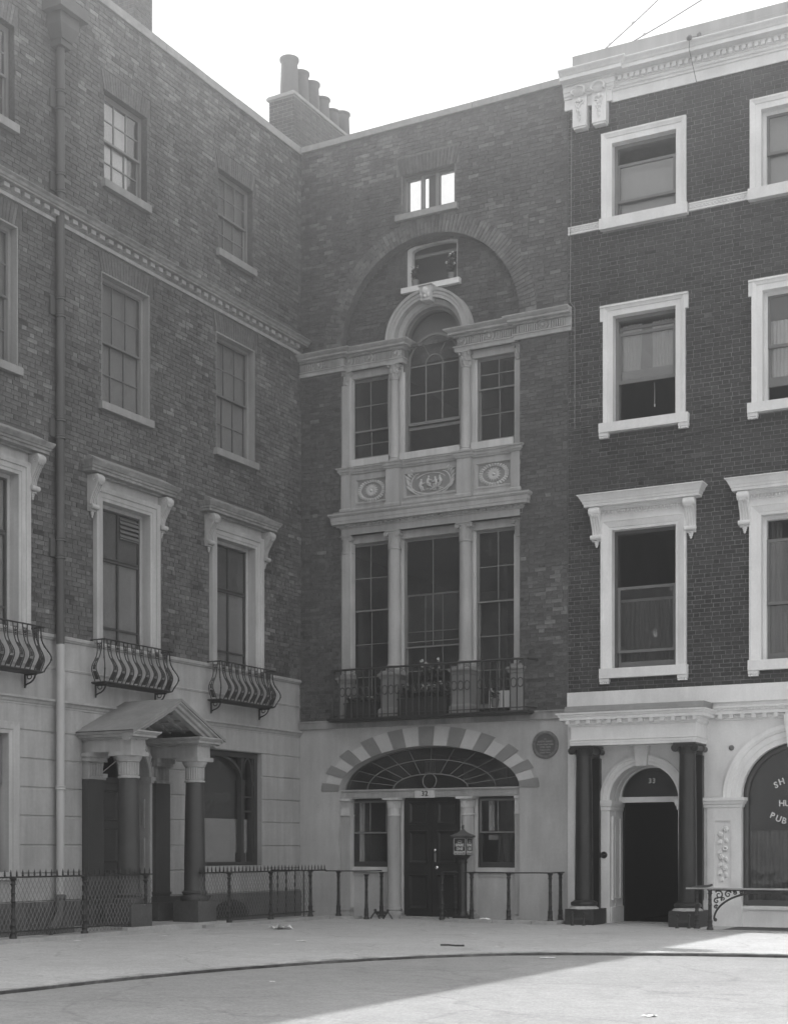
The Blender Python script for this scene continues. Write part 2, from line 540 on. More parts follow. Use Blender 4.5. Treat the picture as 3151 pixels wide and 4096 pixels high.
def text(s, size, mat, parent, u, y, z, name='lettering', align='CENTER', rot=0.0, depth=0.004, sx=1.0, spacing=1.0, wide=0.0):
    cu = bpy.data.curves.new(name, 'FONT')
    cu.body = s
    cu.size = size
    cu.align_x = align
    cu.align_y = 'CENTER'
    cu.extrude = depth
    cu.space_character = spacing
    cu.offset = wide
    ob = bpy.data.objects.new(name, cu)
    COL.objects.link(ob)
    dg = bpy.context.evaluated_depsgraph_get()
    me = bpy.data.meshes.new_from_object(ob.evaluated_get(dg))
    bpy.data.objects.remove(ob)
    bpy.data.curves.remove(cu)
    me.transform(Matrix.Translation((u, y, z)) @ Matrix.Rotation(PI / 2, 4, 'X') @ Matrix.Rotation(rot, 4, 'Z') @ Matrix.Diagonal((sx, 1, 1, 1)))
    me.materials.clear()
    me.materials.append(MT[mat])
    o = bpy.data.objects.new(name, me)
    COL.objects.link(o)
    o.parent = parent
    return o

# ------------------------------------------------------------------ bricks
UNIT = bpy.data.meshes.new('brick')
UNIT.from_pydata([(x, y, z) for z in (-.5, .5) for y in (0, 1) for x in (-.5, .5)], [], [(0, 1, 5, 4), (4, 5, 7, 6), (0, 2, 3, 1), (0, 4, 6, 2), (1, 3, 7, 5)])
UNITS = {}

def unit_brick(mat):
    if mat not in UNITS:
        me = UNIT.copy()
        me.name = 'brick'
        me.materials.append(MT[mat])
        UNITS[mat] = me
    return UNITS[mat]

def lay(u0, u1, z0, z1, y, blocked, tone, seed, course=0.0762, bl=0.218, bh=0.105, jt=0.009, bond='flemish', rough=1.0):
    """lay courses of brick; blocked(zmid) gives the stretches of the course that are openings"""
    rnd = random.Random(seed)
    out = []
    k = 0
    z = z0
    while z + course * 0.6 < z1:
        zb, zt = z + jt * 0.5, min(z + course, z1) - jt * 0.5
        zm = (zb + zt) / 2
        bl_iv = sorted(blocked(zm))
        free = []
        a = u0
        for p, q in bl_iv:
            if p > a:
                free.append((a, min(p, u1)))
            a = max(a, q)
        if a < u1:
            free.append((a, u1))
        off = (k % 2) * (bl + bh) / 2 + rnd.uniform(-.015, .015) * rough
        x = u0 - off - 0.3
        i = 0
        edges = []
        while x < u1:
            w = (bl if i % 2 == 0 else bh) if bond == 'flemish' else bl
            w *= 1 + rnd.uniform(-.03, .03) * rough
            edges.append((x, x + w))
            x += w + jt
            i += 1
        for (fa, fb) in free:
            for (p, q) in edges:
                p2, q2 = max(p, fa + 0.002), min(q, fb - 0.002)
                if q2 - p2 < 0.012:
                    continue
                dz = rnd.uniform(-.002, .002) * rough
                out.append((p2, q2, zb + dz, zt + dz, y - 0.004 - rnd.uniform(0, .005) * rough, tone(rnd, (p2 + q2) / 2, zm)))
        z += course
        k += 1
    return out

def make_bricks(bricks, parent, mat, mw, name='brick', top=300, vis=None):
    """the bricks that show largest become single objects, the rest one mesh"""
    cth, sth = math.cos(TH), math.sin(TH)
    def size(b):
        c = mw @ Vector(((b[0] + b[1]) / 2, b[4], (b[2] + b[3]) / 2))
        d = c - CAM
        dep = -sth * d.x + cth * d.y
        x = (cth * d.x + sth * d.y) / dep * 5949 + 1575
        yy = 3398 - d.z / dep * 5949
        if not (20 < x < 3130 and 20 < yy < 4080):
            return 0
        nrm = (mw.to_3x3() @ Vector((0, -1, 0)))
        return (b[1] - b[0]) * (b[3] - b[2]) * abs(nrm.dot(d.normalized())) / dep ** 2
    order = sorted(bricks, key=size, reverse=True)
    me = unit_brick(mat)
    for b in order[:top]:
        o = bpy.data.objects.new(name, me)
        o.location = ((b[0] + b[1]) / 2, b[4], (b[2] + b[3]) / 2)
        o.scale = (b[1] - b[0], 0.03, b[3] - b[2])
        o.color = (b[5], b[5], b[5], 1)
        o.parent = parent
        COL.objects.link(o)
    m = MB()
    rnd = random.Random(5)
    for b in order[top:]:
        j = lambda: rnd.uniform(-.0018, .0018)
        u0, u1, z0, z1, y, t = b
        vs = [(u0 + j(), y + j(), z0 + j()), (u1 + j(), y + j(), z0 + j()), (u1 + j(), y + j(), z1 + j()), (u0 + j(), y + j(), z1 + j()),
              (u0, y + .02, z0), (u1, y + .02, z0), (u1, y + .02, z1), (u0, y + .02, z1)]
        m.add(vs, [(0, 1, 2, 3), (4, 5, 1, 0), (3, 2, 6, 7), (4, 0, 3, 7), (1, 5, 6, 2)], t)
    if m.v:
        o = m.build('brick_courses', mat, parent, kind='stuff')
        o.color = (0, 0, 0, 1)

def blocked_by(rects, arches=()):
    def f(z):
        iv = [(a, b) for a, b, c, d in rects if c - 0.01 < z < d + 0.01]
        for cx, cz, ra, rb in arches:
            if cz < z < cz + rb:
                h = ra * math.sqrt(max(0, 1 - ((z - cz) / rb) ** 2))
                iv.append((cx - h, cx + h))
        return iv
    return f

# ------------------------------------------------------------------ windows and columns
PR = random.Random(77)

def pane(w, u0, u1, z0, z1, y, mat='glass', tilt=0.004):
    m = MB()
    a, b = PR.uniform(-tilt, tilt) * (z1 - z0), PR.uniform(-tilt, tilt) * (u1 - u0)
    vs = []
    for dy in (0, .003):
        vs += [(u0, y + dy, z0), (u1, y + dy + b, z0), (u1, y + dy + a + b, z1), (u0, y + dy + a, z1)]
    m.add(vs, [(0, 1, 2, 3), (7, 6, 5, 4), (0, 4, 5, 1), (1, 5, 6, 2), (2, 6, 7, 3), (3, 7, 4, 0)])
    return m.build('pane', mat, w)

def sash(w, u0, u1, z0, z1, y, cols, rows, mat, gmat='glass', st=0.045, bar=0.02, low=None, th=0.04, colx=None, rowz=None):
    low = low or st
    m = MB()
    m.box(u0, u0 + st, y, y + th, z0, z1).box(u1 - st, u1, y, y + th, z0, z1)
    m.box(u0 + st, u1 - st, y, y + th, z0, z0 + low).box(u0 + st, u1 - st, y, y + th, z1 - st, z1)
    a, b, c, d = u0 + st, u1 - st, z0 + low, z1 - st
    xs = [a] + (colx if colx else [a + (b - a) * i / cols for i in range(1, cols)]) + [b]
    zs = [c] + (rowz if rowz else [c + (d - c) * i / rows for i in range(1, rows)]) + [d]
    for x in xs[1:-1]:
        m.box(x - bar / 2, x + bar / 2, y + .004, y + th - .004, c, d)
    for z in zs[1:-1]:
        m.box(a, b, y + .006, y + th - .006, z - bar / 2, z + bar / 2)
    m.build('sash', mat, w)
    for i in range(len(xs) - 1):
        for j in range(len(zs) - 1):
            pane(w, xs[i] + (bar / 2 if i else 0), xs[i + 1] - (bar / 2 if i < len(xs) - 2 else 0), zs[j] + (bar / 2 if j else 0), zs[j + 1] - (bar / 2 if j < len(zs) - 2 else 0), y + th * .45, gmat)

def frame(house, u0, u1, z0, z1, y0, y1, t, mat, name='window', bottom=True):
    """box frame round an opening"""
    m = MB()
    m.box(u0, u0 + t, y0, y1, z0, z1).box(u1 - t, u1, y0, y1, z0, z1).box(u0 + t, u1 - t, y0, y1, z1 - t, z1)
    if bottom:
        m.box(u0 + t, u1 - t, y0, y1, z0, z0 + t)
    return m.build(name, mat, house)

def curtain(w, u0, u1, z0, z1, y, mat, folds=9, amp=0.03, name='curtain', gather=0.0):
    m = MB()
    n = folds * 6
    vs, fs = [], []
    rows = 8
    for j in range(rows + 1):
        t = j / rows
        z = z1 + (z0 - z1) * t
        for i in range(n + 1):
            s_ = i / n
            u = u0 + (u1 - u0) * (s_ * (1 - gather * t * t) + (gather * t * t if gather < 0 else 0))
            vs.append((u, y + amp * (math.sin(2 * PI * folds * s_ + 1.3 * math.sin(7 * s_)) + .4 * math.sin(9 * s_ + 3 * t)), z))
    for j in range(rows):
        for i in range(n):
            a = j * (n + 1) + i
            fs.append((a, a + 1, a + n + 2, a + n + 1))
    m.add(vs, fs)
    return m.build(name, mat, w, smooth=60)

def col_prof(r, z0, z1, top=0.84, base=True, bh=0.0):
    """shaft profile with entasis and attic base"""
    p = []
    if base:
        p += [(r * 1.32, z0), (r * 1.36, z0 + .25 * r), (r * 1.32, z0 + .45 * r), (r * 1.14, z0 + .5 * r), (r * 1.1, z0 + .62 * r), (r * 1.2, z0 + .72 * r), (r * 1.2, z0 + .85 * r), (r * 1.05, z0 + .92 * r)]
        zz = z0 + r
    else:
        zz = z0
    for i in range(9):
        t = i / 8
        p.append((r * (1 - (1 - top) * t ** 1.7), zz + (z1 - zz) * t))
    return p
# ================================================================== GROUND
KERB = [(5.6, -21), (5.85, -18), (6.0, -16), (6.05, -14.6), (6.12, -13.2), (6.3, -11.9), (6.6, -10.7), (7.0, -9.6), (7.55, -8.6), (8.25, -7.8), (9.1, -7.3), (10.2, -6.85), (11.5, -6.5), (13.2, -6.15), (16, -5.7), (22, -5.0), (40, -3.5)]

def smooth_path(P, k=6):
    out = []
    for i in range(len(P) - 1):
        p0 = Vector(P[max(i - 1, 0)]); p1 = Vector(P[i]); p2 = Vector(P[i + 1]); p3 = Vector(P[min(i + 2, len(P) - 1)])
        for j in range(k):
            t = j / k
            q = 0.5 * ((2 * p1) + (p2 - p0) * t + (2 * p0 - 5 * p1 + 4 * p2 - p3) * t * t + (3 * p1 - p0 - 3 * p2 + p3) * t ** 3)
            out.append((q.x, q.y))
    out.append(P[-1])
    return out

KP = smooth_path(KERB)
KH = 0.036
m = MB()
m.flat([(-70, -90), (90, -90), (90, 45), (-70, 45)], -KH - 0.4, -KH)
g = m.build('road', 'road')
g['kind'] = 'structure'
m = MB()
inner = [(x - .14 * 0, y) for x, y in KP]
def offset(P, d):
    out = []
    for i, p in enumerate(P):
        a = P[max(i - 1, 0)]
        b = P[min(i + 1, len(P) - 1)]
        t = Vector((b[0] - a[0], b[1] - a[1])).normalized()
        out.append((p[0] - t.y * d, p[1] + t.x * d))
    return out
KI = offset(KP, 0.13)
m.flat([(-14, -21)] + KI + [(40, 12), (-14, 12)], -0.3, 0.0)
pv = m.build('pavement', 'pave')
pv['kind'] = 'structure'
# kerb stones, one by one along the curve
m = MB()
m.flat(offset(KP, 0.005) + list(reversed(offset(KP, 0.12))), -0.28, -0.02)
kb = m.build('kerb', 'gutter')
kb['kind'] = 'structure'
rk = random.Random(4)
step_k = 5
A_, B_ = offset(KP, 0.0), offset(KP, 0.126)
i = 6
while i + step_k < len(KP):
    ln = rk.choice((4, 5, 6))
    j = min(i + ln, len(KP) - 1)
    if KP[i][0] > 24:
        break
    q = list(A_[i:j + 1])
    w = list(B_[i:j + 1])
    def lerp(p, r_, t):
        return (p[0] + (r_[0] - p[0]) * t, p[1] + (r_[1] - p[1]) * t)
    q[0] = lerp(q[0], q[1], .02); w[0] = lerp(w[0], w[1], .02)
    q[-1] = lerp(q[-1], q[-2], .02); w[-1] = lerp(w[-1], w[-2], .02)
    mm = MB()
    h = 0.004 + rk.uniform(-.004, .004)
    mm.flat(q + list(reversed(w)), -0.2, h)
    mm.build('kerb_stone', 'kerb', kb)
    i = j
m = MB()
rg = random.Random(3)
m.flat(offset(KP, -0.004) + [(q[0] + rg.uniform(-.006, .02), q[1] - rg.uniform(-.006, .02)) for q in reversed(offset(KP, -0.028))], -KH - 0.02, -.006)  # strip up the kerb face: gutter dirt with the face's shade painted in
gu = m.build('gutter', 'gutter')
gu['kind'] = 'structure'

# ================================================================== MIDDLE HOUSE (32)
HC = thing('terraced_house', 'narrow brick house in the corner numbered 32 with tall arched window bay', 'house', (0, 0, 0), 0)
XC = 2.895
mwC = Matrix.Identity(4)
BAY0, BAY1, SPR, RA = 0.95, 4.84, 11.33, 1.945
bay = [(BAY0, 3.95), (BAY1, 3.95)] + arc(XC, SPR, RA, RA, 0, PI, 40)
TW = (2.34, 3.47, 13.74, 14.51)
m = MB()
m.ext([rect(-.05, 5.81, 3.93, 15.45), list(reversed(bay)), list(reversed(rect(TW[0], TW[1], TW[2], TW[3])))], 0.004, 0.34)
wallC = m.build('brick_wall', 'mortar_c', HC)
RING = 0.34

def tone_c(rnd, u, z):
    n = noise.noise(Vector((u * .9, z * .9, 3.1)))
    t = 0.34 + rnd.gauss(0, .085) + .12 * n
    n2 = noise.noise(Vector((u * .8 + 9, z * .8, 1.7)))
    p = .02 + (.16 if n2 > .33 else 0) + (.25 if (u < 2.2 and z > 14.5) else 0) + (.22 if (u > 5.1 and 5.2 < z < 6.6) else 0)
    if rnd.random() < p:
        t += rnd.uniform(.25, .6)
    return max(0.02, min(1.2, t))

bl = blocked_by([(BAY0, BAY1, 3.9, SPR), (TW[0] - .03, TW[1] + .03, TW[2] - .2, TW[3]), (2.2, 3.57, 14.51, 14.86), (-.05, 5.9, 10.9, 11.28)], [(XC, SPR, RA + RING, RA + RING)])
bc = lay(0.0, 5.80, 3.93, 15.45, 0.0, bl, tone_c, 11)
# tympanum inside the arched recess, brick tone lowered to paint in its shade
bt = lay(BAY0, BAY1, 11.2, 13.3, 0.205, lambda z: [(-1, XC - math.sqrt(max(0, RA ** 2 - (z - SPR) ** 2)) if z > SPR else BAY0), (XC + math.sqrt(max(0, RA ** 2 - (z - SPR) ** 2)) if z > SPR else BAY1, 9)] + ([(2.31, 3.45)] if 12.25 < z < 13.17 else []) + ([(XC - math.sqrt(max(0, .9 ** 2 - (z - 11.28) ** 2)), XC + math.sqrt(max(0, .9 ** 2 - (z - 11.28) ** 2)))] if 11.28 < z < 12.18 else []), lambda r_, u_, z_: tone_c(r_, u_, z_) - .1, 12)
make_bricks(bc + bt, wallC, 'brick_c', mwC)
# radial brick ring of the relieving arch
m = MB()
rr = random.Random(8)
nv = 84
for k in range(nv):
    for (ra, rb) in (((RA + .003, RA + .222), (RA + .231, RA + RING)) if k % 2 == 0 else ((RA + .003, RA + .107), (RA + .116, RA + RING))):
        t0, t1 = PI * (k + .06) / nv, PI * (k + .94) / nv
        y = -0.006 - rr.uniform(0, .005)
        p = [(XC + r_ * math.cos(t), SPR + r_ * math.sin(t)) for r_, t in ((ra, t0), (rb, t0), (rb, t1), (ra, t1))]
        vs = [(a, y, b) for a, b in p] + [(a, .02, b) for a, b in p]
        tn = max(.05, .60 + rr.gauss(0, .14))
        m.add(vs, [(0, 1, 2, 3), (0, 4, 5, 1), (1, 5, 6, 2), (2, 6, 7, 3), (3, 7, 4, 0)], tn)
o = m.build('arch_brickwork', 'brick_c', HC, kind='stuff')
o.color = (0, 0, 0, 1)
# flat arch over the attic window
m = MB()
for k in range(17):
    t0, t1 = k / 17, (k + .9) / 17
    a0, a1 = 2.30 + 1.21 * t0, 2.30 + 1.21 * t1
    b0, b1 = 2.22 + 1.37 * t0, 2.22 + 1.37 * t1
    y = -0.006 - rr.uniform(0, .003)
    p = [(a0, 14.515), (a1, 14.515), (b1, 14.85), (b0, 14.85)]
    m.add([(a, y, b) for a, b in p] + [(a, .02, b) for a, b in p], [(0, 1, 2, 3), (0, 4, 5, 1), (1, 5, 6, 2), (2, 6, 7, 3), (3, 7, 4, 0)], max(.05, .36 + rr.gauss(0, .08)))
o = m.build('flat_arch', 'brick_c', HC, kind='stuff')
o.color = (0, 0, 0, 1)
# back wall of the recess (behind the tympanum bricks)
tym = [(.9, 10.75), (2.30, 10.75)] + list(reversed(arc(XC, 11.28, .60, .60, 0, PI, 20))) + [(3.49, 10.75), (4.9, 10.75), (4.9, 13.45), (.9, 13.45)]
tw_hole = [(2.32, 12.38), (3.44, 12.38), (3.44, 13.14)] + [(2.88 + .56 * math.cos(t), 13.14 + .085 * math.sin(t)) for t in [PI * i / 8 for i in range(1, 8)]] + [(2.32, 13.14)]
m = MB()
m.ext([tym, list(reversed(tw_hole))], 0.209, 0.45)
m.build('recess_wall', 'mortar_c', HC)
# coping
m = MB()
for k in range(6):
    a = -.02 + k * 0.975
    m.box(a + .004, a + .971, -.07 - .004 * (k % 2), .40, 15.45, 15.565 + .004 * ((k * 7) % 3))
m.build('coping', 'coping', HC)
# attic window: three lights with sky showing through
aw = frame(HC, TW[0], TW[1], TW[2] + .04, TW[3], .10, .20, .03, 'sash_w')
m = MB()
m.box(2.70, 2.76, .10, .19, 13.80, 14.47).box(3.02, 3.09, .10, .19, 13.80, 14.47)
m.build('mullion', 'sash_w', aw)
sash(aw, 2.335, 2.70, 13.79, 14.47, .13, 1, 1, 'sash_w', 'glass', .018)
sash(aw, 3.09, 3.45, 13.79, 14.47, .13, 1, 1, 'sash_w', 'glass', .018)
m = MB(); m.box(2.84, 3.02, .16, .185, 13.80, 14.46); m.build('dark_panel', 'sash_d', aw)  # dark panel added to keep the sky out of the middle light
m = MB(); m.box(2.22, 3.56, -.09, .14, 13.62, 13.735); m.build('sill', 'coping', aw)
# tympanum window
tw = MB()
tw.ext([tw_hole, list(reversed([(2.42, 12.40), (3.40, 12.40), (3.40, 13.10)] + [(2.91 + .49 * math.cos(t), 13.10 + .075 * math.sin(t)) for t in [PI * i / 8 for i in range(1, 8)]] + [(2.42, 13.10)]))], .25, .36)
tw = tw.build('window', 'casing', HC)
m = MB(); m.box(2.42, 3.40, .38, .41, 13.00, 13.06).box(2.42, 3.40, .38, .41, 12.40, 12.45)
m.build('sash', 'sash_w', tw)
m = MB(); m.box(2.25, 3.52, .10, .30, 12.262, 12.368); m.build('sill', 'sill_w', tw)
m = MB(); m.box(2.2, 3.7, .8, .82, 12.2, 13.4); m.build('dark_backing', 'blind_d', tw)  # dark sheet closing off the view behind the open window

# entablature over the second-floor bay: outer lengths on the wall, inner lengths set back
EP = [(0.0, 10.90), (.05, 10.90), (.055, 10.975), (.075, 10.98), (.075, 11.0), (.014, 11.005), (.014, 11.165), (.06, 11.17), (.075, 11.205), (.15, 11.215), (.15, 11.255), (.17, 11.26), (.215, 11.295), (.225, 11.31), (.225, 11.32), (0.0, 11.335)]
def ent(path, sgn):
    m = MB()
    m.sweep(path, EP)
    e = m.build('entablature', 'trim_c', HC)
    mf = MB()
    md = MB()
    def seg(ua, ub, y, rosettes):
        u = ua
        while u < ub:
            if all(abs(u - r_) > .105 for r_ in rosettes):
                mf.box(u - .011, u + .011, y - .05, y - .008, 11.02, 11.155)
            u += .046
        u = ua
        while u < ub:
            md.box(u - .012, u + .012, y - .083, y - .05, 11.172, 11.2)
            u += .045
        for r_ in rosettes:
            p = MB()
            p.disc(r_, 11.085, [(.09, y - .008), (.09, y - .06), (.074, y - .07), (.066, y - .035), (.03, y - .04), (.028, y - .075), (.012, y - .085)], 20)
            for k in range(12):
                a = 2 * PI * k / 12
                c, s_ = math.cos(a), math.sin(a)
                p.ball((r_ + .048 * c, y - .05, 11.085 + .048 * s_), (.009 + .012 * abs(c), .012, .009 + .012 * abs(s_)), 6, 4)
            p.build('patera', 'trim_c', e, smooth=40)
    if sgn > 0:
        seg(.02, .97, 0, [.46])
        seg(1.03, 2.24, .08, [1.12, 1.58, 2.17])
    else:
        seg(4.83, 5.78, 0, [5.33])
        seg(3.52, 4.76, .08, [3.62, 4.20])
    mf.build('frieze_fluting', 'trim_c', e, kind='stuff')
    md.build('dentil_course', 'trim_c', e, kind='stuff')
ent([(-.02, .02), (-.02, .0), (1.0, 0.0), (1.0, .08), (2.27, .08), (2.27, .36)], 1)
ent([(3.51, .36), (3.51, .08), (4.79, .08), (4.79, 0.0), (5.885, 0.0)], -1)
# archivolt and keystone
m = MB()
m.sweep(list(reversed(arc(XC, 11.30, .74, .74, 0, PI, 36))), [(0.004, .26), (0.004, -.005), (.06, -.005), (.065, -.02), (.12, -.02), (.125, -.045), (.165, -.06), (.175, -.06), (.175, .205), (.01, .26)], 'uz')
av = m.build('archivolt', 'trim_c', HC, smooth=30)
m = MB()
m.sweep(list(reversed(arc(XC, 11.30, .60, .60, 0, PI, 36))), [(0, .26), (0, .22), (.03, .21), (.05, .14), (.14, .12), (.14, .26)], 'uz')
m.build('arch_reveal', 'trim_c', av, smooth=30)
ks = MB()
ks.ext([[(XC - .095, 11.96), (XC + .095, 11.96), (XC + .135, 12.24), (XC - .135, 12.24)]], -.11, .11)
ks.box(XC - .15, XC + .15, -.15, .11, 12.242, 12.262)
ks.ball((XC, -.12, 12.13), (.075, .05, .09), 12, 8)
ks.ball((XC, -.165, 12.12), (.018, .03, .04), 8, 6)
ks.ball((XC - .07, -.11, 12.05), (.04, .04, .05)).ball((XC + .07, -.11, 12.05), (.04, .04, .05)).ball((XC, -.12, 12.03), (.05, .04, .04))
ks.build('keystone', 'casing', HC, smooth=40)

# second-floor bay: pilasters, columns, casings, sashes
def casing(u0, u1, z0, z1, y0, y1, nm='casing', mat='casing', parent=None):
    return MB().box(u0, u1, y0, y1, z0, z1).build(nm, mat, parent or HC)

def corinth(u, y, r, z0, z1, parent, half=False):
    m = MB()
    h = z1 - z0
    m.lathe(u, y, [(r * .98, z0 - .03), (r * 1.12, z0 - .02), (r * 1.12, z0), (r * .95, z0 + .005), (r * .98, z0 + h * .5), (r * 1.2, z0 + h * .85), (r * 1.3, z0 + h * .88)], 20)
    for ring, (rz, rr_, n) in enumerate(((.05, 1.0, 8), (.32, 1.08, 8))):
        for k in range(n):
            a = 2 * PI * (k + .5 * ring) / n
            c, s_ = math.cos(a), math.sin(a)
            m.ball((u + r * rr_ * c, y + r * rr_ * s_, z0 + h * (rz + .14)), (r * .3, r * .3, h * .17), 6, 5)
            m.ball((u + r * (rr_ + .18) * c, y + r * (rr_ + .18) * s_, z0 + h * (rz + .27)), (r * .2, r * .2, h * .06), 6, 4)
    for k in range(4):
        a = PI / 4 + k * PI / 2
        c, s_ = math.cos(a), math.sin(a)
        m.ball((u + r * 1.5 * c, y + r * 1.5 * s_, z0 + h * .78), (r * .28, r * .28, h * .1), 8, 6)
    q = r * 1.45
    m.flat([(u - q, y - q), (u, y - q * .8), (u + q, y - q), (u + q * .8, y), (u + q, y + q), (u, y + q * .8), (u - q, y + q), (u - q * .8, y)], z0 + h * .88, z1)
    return m.build('capital', 'trim_c', parent, smooth=35)

def ionic(u, y, r, z0, z1, parent, mat='trim_c', neck=True):
    m = MB()
    h = z1 - z0
    zv = z1 - r * .62
    if neck:
        m.lathe(u, y, [(r, z0 - .03), (r * 1.16, z0 - .025), (r * 1.16, z0), (r * 1.0, z0 + .005), (r * 1.02, zv - r * .2), (r * 1.12, zv), (r * 1.12, zv + r * .25)], 24)
        rows = 4
        for j in range(rows):
            zz = z0 + .02 + (zv - z0 - .03) * (j + .5) / rows
            for k in range(16):
                a = 2 * PI * (k + .5 * (j % 2)) / 16
                m.cbox(u + r * 1.02 * math.cos(a), y + r * 1.02 * math.sin(a), zz, r * .07, r * .07, (zv - z0) / rows * .36)
    else:
        m.lathe(u, y, [(r * .84, z0), (r * .95, z0 + .01), (r * .95, z0 + .03), (r * 1.05, zv), (r * 1.1, zv + r * .3)], 24)
    q = r * 1.28
    m.box(u - q, u + q, y - q, y + q, z1 - r * .2, z1)
    for sx in (-1, 1):
        cu = u + sx * r * 1.12
        # volutes: scrolled rolls front and back
        for sy in (-1, 1):
            yf = y + sy * r * 1.12
            pts = []
            for k in range(26):
                t = k / 25
                rad = r * .42 * (1 - .82 * t)
                an = PI / 2 + sx * (-1) * 2 * PI * 1.9 * t
                pts.append((cu + rad * math.cos(an), yf, zv + rad * math.sin(an)))
            m.tube(pts, [r * .085 * (1 - .5 * k / 25) for k in range(26)], 6)
            m.ball((cu, yf, zv), (r * .1, r * .12, r * .1), 6, 5)
        vs, n = [], 14
        prof = [(r * .40, y - r * 1.1), (r * .38, y - r * .9), (r * .28, y), (r * .38, y + r * .9), (r * .40, y + r * 1.1)]
        m.disc(cu, zv, prof, n)
    m.box(u - r * 1.1, u + r * 1.1, y - r * 1.08, y + r * 1.08, zv + r * .22, z1 - r * .2)
    for k in range(5):
        m.ball((u + r * (.9 * (k - 2) / 2.6), y - r * 1.1, zv + r * .12), (r * .12, r * .1, r * .14), 6, 5)
    return m.build('capital', mat, parent, smooth=35)

Y2 = .085
for (pu0, pu1) in ((BAY0, BAY0 + .17), (BAY1 - .17, BAY1)):
    yf = .03 if pu0 < 2 else .13
    p = MB().box(pu0, pu1, yf, .225, 9.0, 10.62).box(pu0 - .0, pu1 + .012, yf - .015, .22, 8.96, 9.03).build('pilaster', 'trim_c', HC)
    corinth((pu0 + pu1) / 2, .13 if pu0 < 2 else .2, .085, 10.62, 10.90, p)
for cu in (2.12, 3.675):
    m = MB().lathe(cu, Y2, col_prof(.098, 8.96, 10.58, .86), 24)
    c = m.build('column', 'trim_c', HC, smooth=40)
    corinth(cu, Y2, .088, 10.60, 10.895, c)
for (u0, u1) in ((1.93, 2.25), (3.53, 3.82)):
    casing(u0, u1, 9.10, 10.9, .19, .36)
for (u0, u1) in ((1.12, 2.02), (3.80, 4.68)):
    casing(u0, u1, 10.755, 10.905, .14, .36, 'window_head', 'trim_c')
# inner architrave strips that catch the light beside each light
for (u0, u1) in ((2.25, 2.285), (3.82, 3.855)):
    casing(u0, u1, 9.10, 10.78 if u0 > 3 else 11.3, .21, .33)

WB = []
def bay_window(u0, u1, z0, z1, y, lo, hi, meet, mat, zb):
    w = frame(HC, u0, u1, z0, z1, y, y + .09, .025, mat)
    sash(w, u0 + .025, u1 - .025, meet - .02, z1 - .025, y + .005, *hi, mat, st=.03, bar=.016, th=.035)
    sash(w, u0 + .025, u1 - .025, z0 + .025, meet + .02, y + .045, *lo, mat, st=.03, bar=.016, th=.035, low=.06)
    return w
casing(1.122, 1.136, 9.1, 10.76, .05, .228)
w = bay_window(1.06, 1.93, 9.12, 10.75, .23, (2, 2), (2, 2), 9.72, 'sash_w', 0)
w = bay_window(3.855, 4.75, 9.12, 10.75, .23, (2, 2), (2, 2), 10.16, 'sash_w', 0)
# central arched light with the upper sash lowered
wc = MB()
wc.sweep([(2.335, 9.12), (2.335, 11.30)] + list(reversed(arc(2.905, 11.30, .57, .565, 0, PI, 24)))[1:-1] + [(3.475, 11.30), (3.475, 9.12)], [(0, .22), (0, .34), (.06, .34), (.06, .22)], 'uz')
wc = wc.build('window', 'sash_w', HC)
m = MB()
fz = 10.83
m.sweep(list(reversed(arc(2.905, fz, .535, .565, 0, PI, 24))), [(0, .255), (0, .29), (.045, .29), (.045, .255)], 'uz')
m.sweep(list(reversed(arc(2.905, fz, .18, .185, 0, PI, 16))), [(0, .26), (0, .285), (.02, .285), (.02, .26)], 'uz')
for t in (58, 122):
    a = R(t)
    m.tube([(2.905 + .19 * math.cos(a), .272, fz + .19 * math.sin(a)), (2.905 + .54 * math.cos(a), .272, fz + .57 * math.sin(a))], .011, 4)
for z in (fz, 10.28):
    m.box(2.37, 3.44, .26, .285, z - .011, z + .011)
for u in (2.725, 3.085):
    m.box(u - .01, u + .01, .258, .287, 9.74, fz)
m.box(2.335, 2.37, .255, .29, 9.69, fz).box(3.44, 3.475, .255, .29, 9.69, fz).box(2.37, 3.44, .255, .29, 9.68, 9.735)
m.build('sash', 'sash_w', wc)
for (a, b) in ((2.37, 2.714), (2.736, 3.074), (3.096, 3.44)):
    for (c, d) in ((9.735, 10.27), (10.29, fz - .01)):
        pane(wc, a, b, c, d, .272)
gp = MB().ext([arc(2.905, fz + .012, .535, .56, 0, PI, 20)], .271, .274).build('pane', 'glass', wc)
MB().box(2.30, 3.52, .44, .45, 10.95, 12.0).build('window_blind', 'blind_d', wc)  # board added to lighten the gap above the lowered sash
m = MB().box(2.335, 3.475, .30, .335, 9.12, 9.18).box(2.335, 3.475, .30, .335, 9.6, 9.66)
m.build('lower_sash', 'sash_w', wc)
pane(wc, 2.335, 3.475, 9.18, 9.6, .315)
# sills, dado cornice, pedestals and carved panels
for (u0, u1) in ((1.12, 2.0), (2.24, 3.56), (3.80, 4.68)):
    MB().box(u0, u1, .045, .36, 8.985, 9.118).build('sill', 'casing', HC)
m = MB()
DP = [(0, 8.83), (.02, 8.83), (.03, 8.86), (.05, 8.875), (.055, 8.915), (.08, 8.93), (.085, 8.955), (0, 8.965)]
dpath = [(BAY0 - .005, .12), (BAY0 - .005, .0), (1.15, .0), (1.15, .07), (1.98, .07), (1.98, -.03), (2.28, -.03), (2.28, .07), (3.53, .07), (3.53, -.03), (3.83, -.03), (3.83, .07), (4.66, .07), (4.66, 0), (BAY1 + .005, 0), (BAY1 + .005, .12)]
m.sweep(dpath, DP)
dado = m.build('dado_cornice', 'trim_c', HC)
m = MB()
m.sweep(dpath, [(0, 7.99), (.025, 7.99), (.025, 8.13), (.012, 8.15), (0, 8.155)])
m.build('dado_base', 'trim_c', HC)
